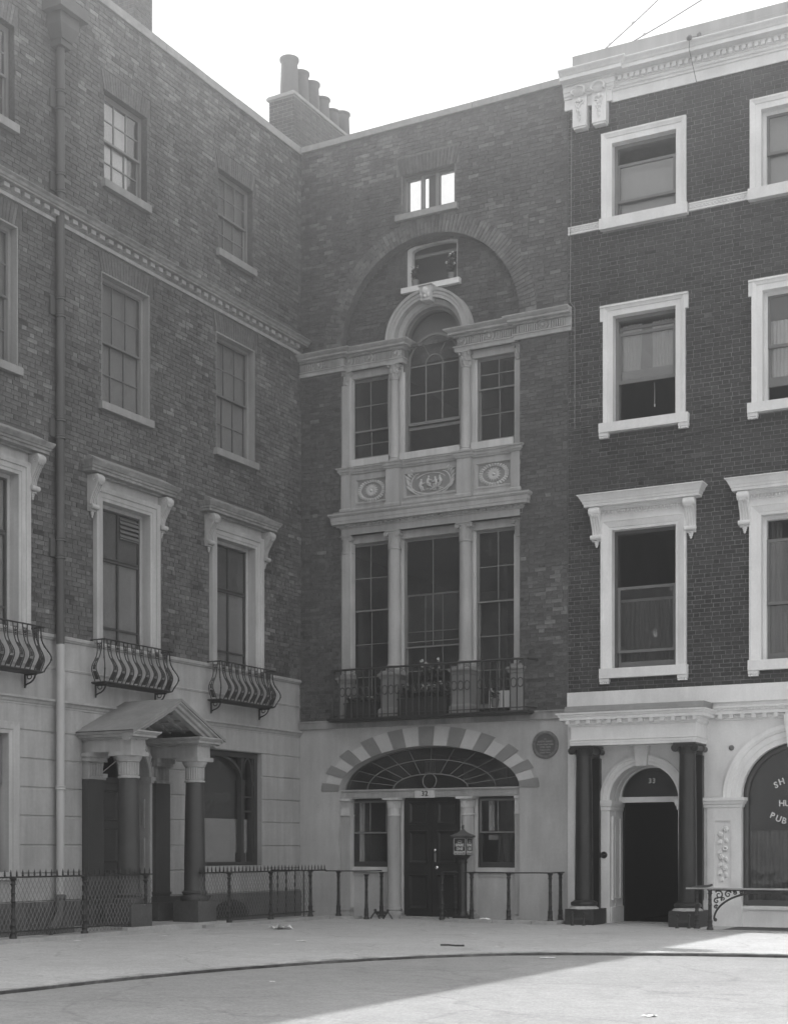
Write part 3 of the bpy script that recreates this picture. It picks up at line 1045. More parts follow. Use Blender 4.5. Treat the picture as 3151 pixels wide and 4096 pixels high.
for (u0, u1) in ((1.98, 2.28), (3.53, 3.83)):
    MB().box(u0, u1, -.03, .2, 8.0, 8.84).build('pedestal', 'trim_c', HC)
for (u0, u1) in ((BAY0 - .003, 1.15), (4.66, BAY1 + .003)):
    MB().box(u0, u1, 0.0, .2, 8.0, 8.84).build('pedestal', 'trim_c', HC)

def wreath(m, u, z, a, b, y, n=30):
    rnd = random.Random(int(u * 100))
    for k in range(n):
        t = 2 * PI * k / n
        c, s_ = math.cos(t), math.sin(t)
        for e in (-1, 0, 1):
            q = 1 + .09 * e
            m.ball((u + a * q * c, y - .006, z + b * q * s_), (.017 + .012 * abs(s_), .02 + .006 * (e == 0), .013 + .012 * abs(c)), 6, 4)

for (u0, u1, kindp) in ((1.24, 1.94, 'd'), (2.34, 3.48, 'c'), (3.89, 4.62, 'd')):
    m = MB()
    m.ext([rect(u0 - .1, u1 + .05, 8.14, 8.84), list(reversed(rect(u0, u1, 8.24, 8.71)))], .075, .2)
    m.sweep([(u0, 8.24), (u0, 8.71), (u1, 8.71), (u1, 8.24)], [(0, .07), (0, .115), (-.04, .118), (-.02, .09), (-.008, .062), (.02, .062), (.02, .08)], 'uz', closed=True)
    p = m.build('carved_panel', 'trim_c', HC)
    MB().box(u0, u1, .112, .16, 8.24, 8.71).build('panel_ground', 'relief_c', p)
    uc, zc = (u0 + u1) / 2, 8.475
    m = MB()
    if kindp == 'd':
        wreath(m, uc, zc, .275, .185, .108)
        for k in range(16):
            t = 2 * PI * k / 16
            m.leafq((uc + .02 * math.cos(t), .098, zc + .02 * math.sin(t)), (.145 * math.cos(t), 0, .125 * math.sin(t)), .024, (0, -1, 0))
        m.ball((uc, .09, zc), (.032, .03, .032), 10, 6)
        m.build('rosette_wreath', 'casing', p, smooth=60)
    else:
        # leafy scrolls round a group of small reclining figures
        rnd = random.Random(3)
        for sx in (-1, 1):
            for k in range(9):
                t = R(-70 + 19 * k)
                pu, pz = uc + sx * (.30 + .13 * math.cos(t)), zc + .19 * math.sin(t)
                d = Vector((sx * (.10 + .05 * rnd.random()), -.02, .10 + .04 * rnd.random()))
                m.leafq((pu, .1, pz), d, .024, (0, -1, 0))
            m.tube([(uc + sx * (.24 + .19 * math.cos(R(-85 + 17 * k))), .1, zc + .205 * math.sin(R(-85 + 17 * k))) for k in range(11)], .014, 5)
        m.tube([(uc + .42 * math.cos(R(a)), .1, zc - .01 + .20 * math.sin(R(a))) for a in range(200, 345, 12)], .014, 5)
        m.tube([(uc + .36 * math.cos(R(a)), .1, zc + .0 + .195 * math.sin(R(a))) for a in range(30, 155, 12)], .011, 5)
        for (fx, fz_, ln) in ((-.2, -.02, 1), (-.04, .03, 1), (.1, .0, -1), (.2, .02, -1)):
            x, z = uc + fx, zc + fz_
            m.ball((x, .088, z + .085), (.022, .022, .026), 8, 6)
            m.tube([(x, .095, z + .06), (x - .012 * ln, .09, z + .02), (x - .03 * ln, .092, z - .035)], [.024, .034, .03], 7)
            m.tube([(x - .03 * ln, .092, z - .035), (x + .03 * ln, .082, z - .05), (x + .04 * ln, .095, z - .11)], [.026, .02, .012], 6)
            m.tube([(x - .03 * ln, .095, z - .04), (x + .0 * ln, .085, z - .09), (x + .07 * ln, .096, z - .115)], [.024, .018, .011], 6)
            m.tube([(x, .09, z + .05), (x + .04 * ln, .08, z + .01), (x + .08 * ln, .085, z + .03)], [.015, .012, .009], 6)
        for k in range(12):
            m.ball((uc + rnd.uniform(-.27, .27), .1, zc + rnd.uniform(-.15, -.1)), (.03, .018, .014), 6, 4)
        m.build('figure_relief', 'casing', p, smooth=60)

# first-floor entablature with dentils
m = MB()
m.sweep([(.975, .13), (.975, .02), (4.875, .02), (4.875, .13)], [(0, 7.615), (.02, 7.615), (.022, 7.74), (.04, 7.745), (.045, 7.765), (.06, 7.77), (.06, 7.81), (.17, 7.815), (.17, 7.87), (.18, 7.875), (.185, 7.95), (.205, 7.965), (.225, 7.99), (.225, 8.02), (0, 8.035)])
e1 = m.build('cornice', 'trim_c', HC)
m = MB()
for k in range(44):
    u = .90 + 3.99 * k / 43
    m.box(u - .022, u + .022, -.075, -.03, 7.772, 7.808)
m.build('dentil_course', 'trim_c', e1, kind='stuff')
m = MB().box(.86, 4.93, -.17, .1, 8.033, 8.05).build('lead_flashing', 'lead', e1)
# first-floor order
for (pu0, pu1) in ((BAY0 - .02, BAY0 + .18), (BAY1 - .18, BAY1 + .02)):
    uc = (pu0 + pu1) / 2
    yf = .03 if pu0 < 2 else .13
    p = MB().box(pu0, pu1, yf, .225, 4.84, 7.3).build('pilaster', 'trim_c', HC)
    ionic(uc, yf + .1, .105, 7.28, 7.61, p)
    q = MB().box(pu0 - .02, pu1 + .06, -.02, .25, 3.94, 4.66)
    q.sweep([(pu0 - .02, .1), (pu0 - .02, -.02), (pu1 + .06, -.02), (pu1 + .06, .1)], [(0, 4.66), (.02, 4.665), (.03, 4.72), (.05, 4.735), (.05, 4.77), (0, 4.79)])
    q.box(pu0 - .02, pu1 + .02, -.01, .25, 4.79, 4.84)
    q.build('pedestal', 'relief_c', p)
for cu in (2.12, 3.675):
    c = MB().lathe(cu, Y2, col_prof(.13, 4.85, 7.27, .87), 28).build('column', 'trim_c', HC, smooth=40)
    ionic(cu, Y2, .115, 7.27, 7.61, c)
    q = MB().box(cu - .19, cu + .19, -.13, .25, 3.94, 4.68)
    q.sweep([(cu - .19, .2), (cu - .19, -.13), (cu + .19, -.13), (cu + .19, .2)], [(0, 4.68), (.015, 4.685), (.03, 4.73), (.055, 4.75), (.055, 4.785), (.02, 4.80), (0, 4.845)])
    q.sweep([(cu - .19, .2), (cu - .19, -.13), (cu + .19, -.13), (cu + .19, .2)], [(0, 3.94), (.04, 3.94), (.04, 4.08), (0, 4.12)])
    q.build('pedestal', 'relief_c', c)
for (u0, u1) in ((1.94, 2.23), (3.52, 3.80)):
    casing(u0, u1, 4.0, 7.6, .18, .36)
for (u0, u1) in ((2.23, 2.265), (3.80, 3.835)):
    casing(u0, u1, 4.0, 7.5, .2, .33)
casing(1.05, 4.78, 7.46, 7.615, .15, .36, 'window_head', 'trim_c')
casing(1.132, 1.146, 4.85, 7.46, .05, .228)
w = bay_window(1.055, 1.94, 4.05, 7.46, .23, (2, 3), (2, 2), 6.12, 'sash_w', 0)
w = bay_window(3.835, 4.74, 4.05, 7.46, .23, (2, 3), (2, 2), 6.09, 'sash_w', 0)
w = frame(HC, 2.265, 3.52, 4.05, 7.46, .23, .32, .025, 'sash_w')
sash(w, 2.29, 3.495, 4.08, 6.36, .275, 3, 3, 'sash_w', st=.035, bar=.018, th=.035, rowz=[4.85, 5.62])
sash(w, 2.29, 3.495, 5.30, 7.43, .235, 2, 1, 'sash_w', st=.03, bar=.015, th=.03, rowz=[5.42])
# iron balcony
bal = MB()
YB = -.30
bal.box(.86, 5.12, YB - .03, .0, 3.865, 3.93)
bal.sweep([(.86, .0), (.86, YB - .03), (5.12, YB - .03), (5.12, .0)], [(0, 3.88), (.03, 3.89), (.035, 3.925), (0, 3.925)])
bal = bal.build('balcony', 'iron', HC)
m = MB()
m.tube([(.80, -.01, 4.885), (.86, -.10, 4.885), (.92, YB + .02, 4.885), (1.0, YB, 4.885), (5.0, YB, 4.885), (5.10, YB + .02, 4.885), (5.16, -.10, 4.885), (5.2, -.01, 4.885)], .023, 6)
m.build('handrail', 'iron', bal)
m = MB()
for z in (3.985,):
    m.tube([(.82, -.01, z), (.92, YB, z), (5.08, YB, z), (5.18, -.01, z)], .011, 5)
m.build('lower_rail', 'iron', bal)
nb = 31
us = [.95 + 4.1 * k / (nb - 1) for k in range(nb)]
for k, u in enumerate(us):
    b = MB().tube([(u, YB, 3.925), (u, YB, 4.88)], .014, 5)
    sgn = 1 if k % 2 else -1
    b.tube([(u, YB, 4.80)] + [(u + sgn * (.026 - .026 * math.cos(R(a))), YB, 4.825 + .026 * math.sin(R(a))) for a in range(0, 300, 40)], .006, 4)
    b.ball((u, YB, 4.03), (.014, .014, .014), 6, 4)
    b.build('baluster', 'iron', bal)
for k in range(nb - 1):
    if k in (6, 12, 22):
        continue
    uc = (us[k] + us[k + 1]) / 2
    MB().tube([(uc + .058 * math.cos(2 * PI * i / 18), YB, 4.45 + .085 * math.sin(2 * PI * i / 18)) for i in range(18)], .012, 5, closed=True).build('ring', 'iron', bal)
# string band over the ground floor
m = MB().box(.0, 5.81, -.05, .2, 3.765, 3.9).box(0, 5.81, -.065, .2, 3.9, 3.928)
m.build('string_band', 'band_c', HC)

# ground floor: stucco wall with elliptical arch
EX, EZ, EA, EB = 2.865, 2.505, 1.965, .85
gf = [(-.06, -.1), (EX - EA, -.1)] + list(reversed(arc(EX, EZ, EA, EB, 0, PI, 48))) + [(EX + EA, -.1), (5.81, -.1), (5.81, 3.78), (-.06, 3.78)]
MB().ext([gf], .0, .40).build('stucco_wall', 'stucco_c', HC, smooth=25)
for k in range(21):
    dark = k % 2 == 0
    t0, t1 = PI * (k + .03) / 21, PI * (k + .97) / 21
    n = 4
    ins = [(EX + (EA + .004) * math.cos(t), EZ + (EB + .004) * math.sin(t)) for t in [t0 + (t1 - t0) * i / n for i in range(n + 1)]]
    bb = 1.225 if not (3 < k < 17) or True else 1.2
    ous = [(EX + 2.37 * math.cos(t), EZ + bb * math.sin(t)) for t in [t0 + (t1 - t0) * i / n for i in range(n + 1)]]
    if not dark and not (7 <= k <= 13):
        ous = [(a + (p - a) * .80, b + (q - b) * .80) for (a, b), (p, q) in zip(ins, ous)]
    MB().ext([ins + list(reversed(ous))], -.014 if dark else -.006, .01).build('voussoir', 'vous_dark' if dark else 'vous_light', HC)
# transom with interlaced ornament and number plate
m = MB().box(.895, 4.83, .10, .34, 2.36, 2.50)
m.sweep([(.895, .10), (4.83, .10)], [(0, 2.485), (.02, 2.49), (.035, 2.51), (.035, 2.53), (0, 2.535)])
tr = m.build('transom', 'trim_c', HC)
m = MB()
for k in range(64):
    u = .94 + 3.85 * k / 63
    if 2.60 < u < 3.0:
        continue
    m.tube([(u + .045 * math.cos(2 * PI * i / 10), .098, 2.425 + .045 * math.sin(2 * PI * i / 10)) for i in range(10)], .008, 4, closed=True)
m.build('guilloche', 'trim_c', tr, kind='stuff')
MB().box(2.57, 3.0, .078, .12, 2.352, 2.512).build('number_plate', 'casing', tr)
text('32', .135, 'ink', tr, 2.79, .076, 2.43, sx=1.1, wide=.002, name='numeral')
# fanlight
fr_ = MB()
fr_.sweep(list(reversed(arc(EX, 2.535, 1.94, .80, 0, PI, 48))), [(0, .25), (0, .34), (.06, .34), (.06, .25)], 'uz')
fr_.sweep(list(reversed(arc(EX - .06, 2.535, 1.40, .56, 0, PI, 32))), [(0, .275), (0, .30), (.018, .30), (.018, .275)], 'uz')
fr_.sweep(list(reversed(arc(EX - .06, 2.535, .81, .28, 0, PI, 28))), [(0, .275), (0, .30), (.022, .30), (.022, .275)], 'uz')
for k in range(1, 12):
    t = PI * k / 12
    fr_.tube([(EX - .06 + .82 * math.cos(t), .287, 2.535 + .285 * math.sin(t)), (EX - .03 + 1.92 * math.cos(t), .287, 2.535 + .79 * math.sin(t))], .010, 4)
fr_.tube([(EX - .07 + .15 * math.cos(2 * PI * i / 20), .28, 2.685 + .15 * math.sin(2 * PI * i / 20)) for i in range(20)], .012, 5, closed=True)
fan = fr_.build('fanlight', 'sash_w', HC)
for k in range(12):
    t0, t1 = PI * k / 12, PI * (k + 1) / 12
    p = [(EX - .06 + .82 * math.cos(t), 2.535 + .285 * math.sin(t)) for t in (t0, t1)] + [(EX - .03 + 1.92 * math.cos(t), 2.535 + .79 * math.sin(t)) for t in (t1, (t0 + t1) / 2, t0)]
    MB().ext([p], .286, .289).build('pane', 'glass', fan)
MB().ext([arc(EX - .06, 2.535, .80, .275, 0, PI, 20)], .286, .289).build('pane', 'glass', fan)
m = MB()
for k in range(7):
    m.box(2.70 + .034 * k, 2.715 + .034 * k, .27, .285, 2.86, 3.06)
m.box(2.69, 2.93, .272, .284, 2.85, 2.865).box(2.69, 2.93, .272, .284, 3.055, 3.07)
m.build('vent_grille', 'sash_d', fan)
# ground-floor order
def palm(u, y, r, z0, z1, parent, mat='casing'):
    m = MB()
    m.lathe(u, y, [(r * .95, z0 - .03), (r * 1.12, z0 - .025), (r * 1.12, z0), (r * .96, z0 + .005), (r * .98, z0 + .12), (r * 1.08, z0 + .13), (r * 1.05, z1 - .07), (r * 1.2, z1 - .05)], 24)
    for k in range(20):
        a = 2 * PI * k / 20
        m.tube([(u + r * 1.02 * math.cos(a), y + r * 1.02 * math.sin(a), z0 + .125), (u + r * 1.09 * math.cos(a), y + r * 1.09 * math.sin(a), z1 - .09), (u + r * 1.2 * math.cos(a), y + r * 1.2 * math.sin(a), z1 - .06)], .011, 4)
    q = r * 1.45
    m.box(u - q, u + q, y - q, y + q, z1 - .045, z1)
    return m.build('capital', mat, parent, smooth=40)
for cu in (2.10, 3.705):
    c = MB().lathe(cu, .11, col_prof(.135, .06, 2.03, .88), 28)
    c.box(cu - .2, cu + .2, -.09, .31, -.02, .062)
    c = c.build('column', 'trim_c', HC, smooth=40)
    palm(cu, .11, .122, 2.03, 2.362, c)
for (pu0, pu1) in ((.905, 1.10), (4.70, 4.825)):
    p = MB().box(pu0, pu1, .08, .225, .0, 2.02).box(pu0 - .0, pu1 + .02, .05, .225, .0, .09).box(pu0, pu1 + .015, .06, .225, .13, .17).build('pilaster', 'trim_c', HC)
    q = MB().box(pu0, pu1, .075, .3, 2.02, 2.32).box(pu0 - .0, pu1 + .02, .05, .3, 2.02, 2.04).box(pu0, pu1 + .03, .03, .3, 2.31, 2.36)
    for k in range(9):
        u = pu0 + .012 + (pu1 - pu0 - .024) * k / 8
        q.tube([(u, .072, 2.17), (u, .068, 2.30)], .009, 4)
    q.build('capital', 'casing', p)
for (u0, u1) in ((1.90, 1.95), (2.18, 2.255), (3.50, 3.55), (3.80, 3.87)):
    casing(u0, u1, 0, 2.36, .20, .38)
def gfw(u0, u1):
    w = frame(HC, u0, u1, 1.0, 2.34, .23, .33, .03, 'sash_d')
    sash(w, u0 + .03, u1 - .03, 1.66, 2.31, .24, 2, 1, 'sash_w', st=.03, bar=.016, th=.035)
    sash(w, u0 + .03, u1 - .03, 1.03, 1.70, .28, 2, 1, 'sash_d', st=.035, bar=.016, th=.035, low=.075)
    MB().box(u0 - .03, u1 + .03, .16, .36, .90, .998).build('sill', 'casing', w)
    p = MB()
    p.box(u0 - .03, u1 + .03, .22, .36, -.05, .905)
    p.sweep([(u0 + .01, .02), (u0 + .01, .82), (u1 - .01, .82), (u1 - .01, .02)], [(0, .22), (0, .205), (.04, .2), (.04, .22)], 'uz')
    p.build('apron_panel', 'stucco_c', w)
    return w
casing(1.102, 1.116, .18, 2.02, .10, .228)
w1 = gfw(1.06, 1.90)
curtain(w1, 1.13, 1.25, 1.08, 2.3, .42, 'curtain', 3, .015)
w2 = gfw(3.87, 4.68)
curtain(w2, 4.0, 4.12, 1.7, 2.3, .42, 'curtain', 3, .015)
curtain(w2, 4.31, 4.44, 1.08, 1.68, .42, 'net', 4, .02)
MB().box(4.04, 4.25, .345, .35, 1.53, 1.63).build('window_card', 'casing', w2)
# double door
dr = MB().box(2.255, 3.50, .26, .32, .0, 2.36).build('door', 'door_blk', HC)
for (a, b) in ((2.26, 2.875), (2.885, 3.495)):
    l = MB().ext([rect(a, b, .01, 2.35)] + [list(reversed(rect(a + .11, b - .11, c, d))) for c, d in ((.20, .84), (1.09, 1.70), (1.86, 2.26))], .225, .262)
    for c, d in ((.20, .84), (1.09, 1.70), (1.86, 2.26)):
        l.sweep([(a + .11, c), (a + .11, d), (b - .11, d), (b - .11, c)], [(0, .26), (-.045, .256), (-.02, .232), (0, .2), (.016, .2), (.02, .226)], 'uz', closed=True)
    l.build('door_leaf', 'door_blk', dr)
MB().disc(2.97, 1.33, [(.012, .225), (.015, .19), (.034, .18), (.036, .16), (.02, .145)], 14).build('door_knob', 'brass', dr, smooth=60)
MB().disc(3.02, .99, [(.014, .225), (.018, .18), (.042, .17), (.044, .145), (.025, .125)], 14).build('door_knob', 'brass', dr, smooth=60)
MB().box(2.935, 2.975, .205, .225, 1.1, 1.29).build('lock_plate', 'sash_w', dr)
MB().box(2.2, 3.55, .0, .4, -.05, .035).build('door_step', 'step', HC)

# shell of the house: floors, flank, back, roof
m = MB()
for z in (-.06, 3.70, 7.75, 10.95 + 1.25):
    m.box(.0, 5.8, .40, 7.4, z - .12, z + .12)
m.box(-.02, .10, .42, 7.4, -.2, 13.6).box(5.68, 5.79, .42, 7.4, -.2, 13.6).box(.1, 5.7, 7.3, 7.5, -.2, 13.6)
m.box(2.60, 2.68, 4.2, 7.3, 0, 13.5)
m.build('inner_walls', 'inside', HC)
MB().box(-.3, 5.79, .345, 7.5, 13.55, 13.62).build('flat_roof', 'lead', HC)
# ================================================================== LEFT HOUSE
HL = thing('terraced_house', 'long brick house on the left with iron balconettes and pedimented porch', 'house', (0, 0, 0), PI / 2)
mwL = Matrix.Rotation(PI / 2, 4, 'Z')
LU0 = -32.0
CL = [-12.095, -8.83, -5.565, -2.31]
W3 = [(c - .57, c + .565, 12.50, 14.04) for c in CL]
W2 = [(c - .64, c + .645, 8.78, 10.985) for c in CL]
W1 = [(c - .635, c + .635, 4.74, 7.15) for c in CL]
wl_rects = W3 + W2 + W1
m = MB()
m.ext([rect(LU0, .34, 4.74, 15.42)] + [list(reversed(rect(a - .012, b + .012, c, d + .012))) for a, b, c, d in W3 + W2] + [list(reversed([(a - .012, 4.76), (b + .012, 4.76), (b + .012, d + .012), (a - .012, d + .012)])) for a, b, c, d in W1], .004, .34)
wallL = m.build('brick_wall', 'mortar_l', HL)

def tone_l(rnd, u, z):
    n = noise.noise(Vector((u * .7, z * .7, 8.2)))
    n2 = noise.noise(Vector((u * 1.1 + 4, z * 1.1, 2.2)))
    t = .36 + rnd.gauss(0, .09) + .13 * n
    p = .03 + (.22 if n2 > .30 else 0) + (.22 if z > 14.3 else 0)
    if rnd.random() < p:
        t += rnd.uniform(.15, .5)
    if rnd.random() < .05:
        t -= .2
    return max(.02, min(1.2, t))

blk = [(a - .002, b + .002, c - .13 if c > 5 else c, d) for a, b, c, d in wl_rects]
blk += [(a - .10, b + .10, d, d + .33) for a, b, c, d in W3 + W2]
blk += [(c - .98, c + .98, 7.1, 7.86) for c in CL] + [(c - .86, c + .86, 4.7, 7.36) for c in CL]
blk += [(LU0, .3, 11.36, 11.60)]
make_bricks(lay(-14.0, -.002, 4.78, 15.42, 0, blocked_by(blk), tone_l, 21), wallL, 'brick_l', mwL)
m = MB()
rr = random.Random(9)
for (a, b, c, d) in W3 + W2:
    n = 18
    for k in range(n):
        t0, t1 = (k + .05) / n, (k + .95) / n
        lo = (a + (b - a) * t0, a + (b - a) * t1)
        hi = (a - .09 + (b - a + .18) * t0, a - .09 + (b - a + .18) * t1)
        y = -.006 - rr.uniform(0, .003)
        p = [(lo[0], d + .004), (lo[1], d + .004), (hi[1], d + .325), (hi[0], d + .325)]
        m.add([(q, y, z) for q, z in p] + [(q, .02, z) for q, z in p], [(0, 1, 2, 3), (0, 4, 5, 1), (1, 5, 6, 2), (2, 6, 7, 3), (3, 7, 4, 0)], max(.05, .40 + rr.gauss(0, .06)))
o = m.build('flat_arches', 'brick_l', HL, kind='stuff')
o.color = (0, 0, 0, 1)
m = MB()
u = LU0
k = 0
while u < .30:
    m.box(u + .003, min(u + 1.1, .30) - .003, -.05 - .004 * (k % 2), .36, 15.42, 15.565 + .005 * (k % 3 == 0))
    u += 1.1
    k += 1
m.build('coping', 'coping', HL)
# third-floor sashes
for i, (a, b, c, d) in enumerate(W3):
    w = frame(HL, a, b, c + .02, d, .115, .21, .05, 'sash_w')
    mz = 13.28
    sash(w, a + .05, b - .05, mz - .02, d - .05, .12, 3, 2, 'sash_w', st=.035, bar=.02, th=.035)
    sash(w, a + .05, b - .05, c + .07, mz + .02, .16, 3, 2, 'sash_w', st=.035, bar=.02, th=.035, low=.06)
    MB().box(a - .07, b + .03, -.09, .14, c - .115, c + .015).build('sill', 'trim_l2', w)
    if i == 2:
        MB().box(a + .05, a + .84, .202, .21, c + .08, d - .08).build('window_blind', 'blind_w', w)
        MB().box(a + .84, b + .0, .204, .212, c + .05, d - .0).build('window_blind', 'blind_d', w)
    else:
        MB().box(a + .0, b - .0, .212, .218, c + .03, d - .0).build('window_blind', 'blind', w)
# dentilled string course
m = MB()
DPR = [(0, 11.355), (.025, 11.355), (.03, 11.41), (.045, 11.42), (.05, 11.435), (.06, 11.435), (.06, 11.50), (.20, 11.505), (.205, 11.53), (.225, 11.54), (.245, 11.575), (.285, 11.60), (.29, 11.615), (0, 11.66)]
m.sweep([(LU0, 0), (-.02, 0)], DPR)
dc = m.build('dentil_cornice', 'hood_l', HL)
m = MB().box(LU0, -.03, -.034, .0, 11.352, 11.412)
m.build('lower_fillet', 'trim_l', dc)
u = -9.9
while u < -.15:
    MB().box(u - .06, u + .06, -.135, -.05, 11.437, 11.502).build('dentil', 'trim_l', dc)
    u += .223
# second-floor sashes
for i, (a, b, c, d) in enumerate(W2):
    lin = MB()
    lin.box(a, a + .018, -.004, .20, c + .0, d).box(b - .022, b, -.004, .20, c, d).box(a + .018, b - .022, -.004, .20, d - .03, d)
    w = lin.build('window', 'trim_l2', HL)
    frame_m = MB().box(a + .018, a + .07, .13, .22, c, d - .03).box(b - .072, b - .022, .13, .22, c, d - .03).box(a + .07, b - .072, .13, .22, d - .08, d - .03)
    frame_m.build('box_frame', 'trim_l2', w)
    mz = 9.89
    sash(w, a + .07, b - .072, mz - .02, d - .08, .14, 3, 2, 'sash_m', st=.035, bar=.02, th=.035)
    sash(w, a + .07, b - .072, c + .03, mz + .02, .18, 3, 2, 'sash_m', st=.035, bar=.02, th=.035, low=.06)
    MB().box(a - .08, b + .03, -.09, .18, c - .11, c + .015).build('sill', 'trim_l2', w)
    MB().box(a + .0, b - .0, .222, .23, c + .02, d - .0).build('window_blind', 'blind', w)
# first-floor windows: architrave, frieze, consoles, hood
def console(m, u, w, z0, z1, pr):
    """S-scroll bracket"""
    h = z1 - z0
    prof = []
    out = []
    for k in range(15):
        t = k / 14
        z = z1 - h * .86 * t
        d = pr * (1.0 - .78 * (t ** .8)) + pr * .14 * math.sin(2.2 * PI * t)
        out.append((-max(d, .03), z))
    prof = [(0.0, z1)] + out + [(0.0, z0 + h * .14)]
    m.prism(prof, u - w / 2, u + w / 2)
    for e in (-.42, -.14, .14, .42):
        m.tube([(u + e * w, y - .004, z) for y, z in out[1:-1]], .012, 5)
    # top roll and bottom roll
    for (yc, zc, rr_) in ((-pr * .82, z1 - h * .11, h * .105), (-pr * .42, z0 + h * .24, h * .065)):
        n = 12
        vs = []
        for su in (-1, 1):
            for k in range(n):
                a = 2 * PI * k / n
                vs.append((u + su * (w / 2 + .012), yc + rr_ * math.cos(a), zc + rr_ * math.sin(a)))
        m.add(vs, [tuple(range(n)), tuple(range(2 * n - 1, n - 1, -1))] + [(k, (k + 1) % n, n + (k + 1) % n, n + k) for k in range(n)])
        for su in (-1, 1):
            m.tube([(u + su * (w / 2 + .014), yc + rr_ * (1 - .8 * k / 14) * math.cos(.9 * k), zc + rr_ * (1 - .8 * k / 14) * math.sin(.9 * k)) for k in range(15)], .007, 4)
    # leaf on the face and drop below
    for k in range(6):
        m.ball((u + (-.3 + .12 * k) * w, -pr * .97, z1 - h * .17 - .02 * (k % 2)), (w * .09, .025, h * .07), 6, 5)
    for k in range(4):
        q = 1 - k * .2
        m.ball((u, -.045, z0 + h * (.15 - .045 * k)), (w * .34 * q, .04 * q, h * .04), 7, 5)
    return m

for i, (a, b, c, d) in enumerate(W1):
    cu = (a + b) / 2
    m = MB()
    m.sweep([(a, 4.76), (a, d), (b, d), (b, 4.76)], [(0, .20), (0, -.03), (.05, -.035), (.055, -.045), (.13, -.05), (.135, -.07), (.19, -.085), (.215, -.085), (.215, .0)], 'uz')
    w = m.build('window', 'trim_l', HL)
    m = MB().box(a - .2, b + .2, -.035, 0, 7.372, 7.52)
    m.build('frieze', 'trim_l', w)
    m = MB()
    m.sweep([(cu - .99, 0), (cu - .99, -.08), (cu + .99, -.08), (cu + .99, 0)], [(0, 7.50), (.02, 7.505), (.03, 7.53), (.13, 7.54), (.13, 7.585), (.15, 7.59), (.155, 7.625), (.17, 7.635), (.185, 7.665), (.205, 7.70), (.205, 7.715), (0, 7.74)])
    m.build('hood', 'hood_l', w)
    MB().prism([(0, 7.735), (-.26, 7.725), (0, 7.86)], cu - 1.0, cu + 1.0).build('lead_flashing', 'lead', w)
    for su in (-1, 1):
        console(MB(), cu + su * .925, .15, 6.82, 7.505, .22).build('console', 'trim_l', w, smooth=40)
    fm = MB().box(a, a + .06, .15, .21, 4.76, d).box(b - .06, b, .15, .21, 4.76, d).box(a + .06, b - .06, .15, .21, d - .06, d)
    fm.build('box_frame', 'trim_l', w)
    sash(w, a + .06, b - .06, 6.26, d - .06, .165, 2, 1, 'sash_d', st=.03, bar=.035, th=.04)
    sash(w, a + .06, b - .06, 4.78, 6.25, .165, 2, 2, 'sash_d', st=.04, bar=.035, th=.04, rowz=[5.09])
    MB().box(a + .0, b - .0, .214, .222, 4.78, 6.27).build('window_blind', 'blind', w)
    MB().box(a + .0, b - .0, .214, .222, 6.28, d - .0).build('window_blind', 'blind_d' if i > 1 else 'blind', w)
    if i == 2:
        m = MB()
        for k in range(4):
            z = 6.69 + .075 * k
            m.prism([(.135, z), (.165, z + .055), (.175, z + .055), (.145, z)], cu + .035, b - .09)
        m.box(cu + .03, b - .085, .15, .17, 6.66, 6.68).box(cu + .03, b - .085, .15, .17, 6.99, 7.01)
        m.build('vent_louvre', 'sash_m', w)

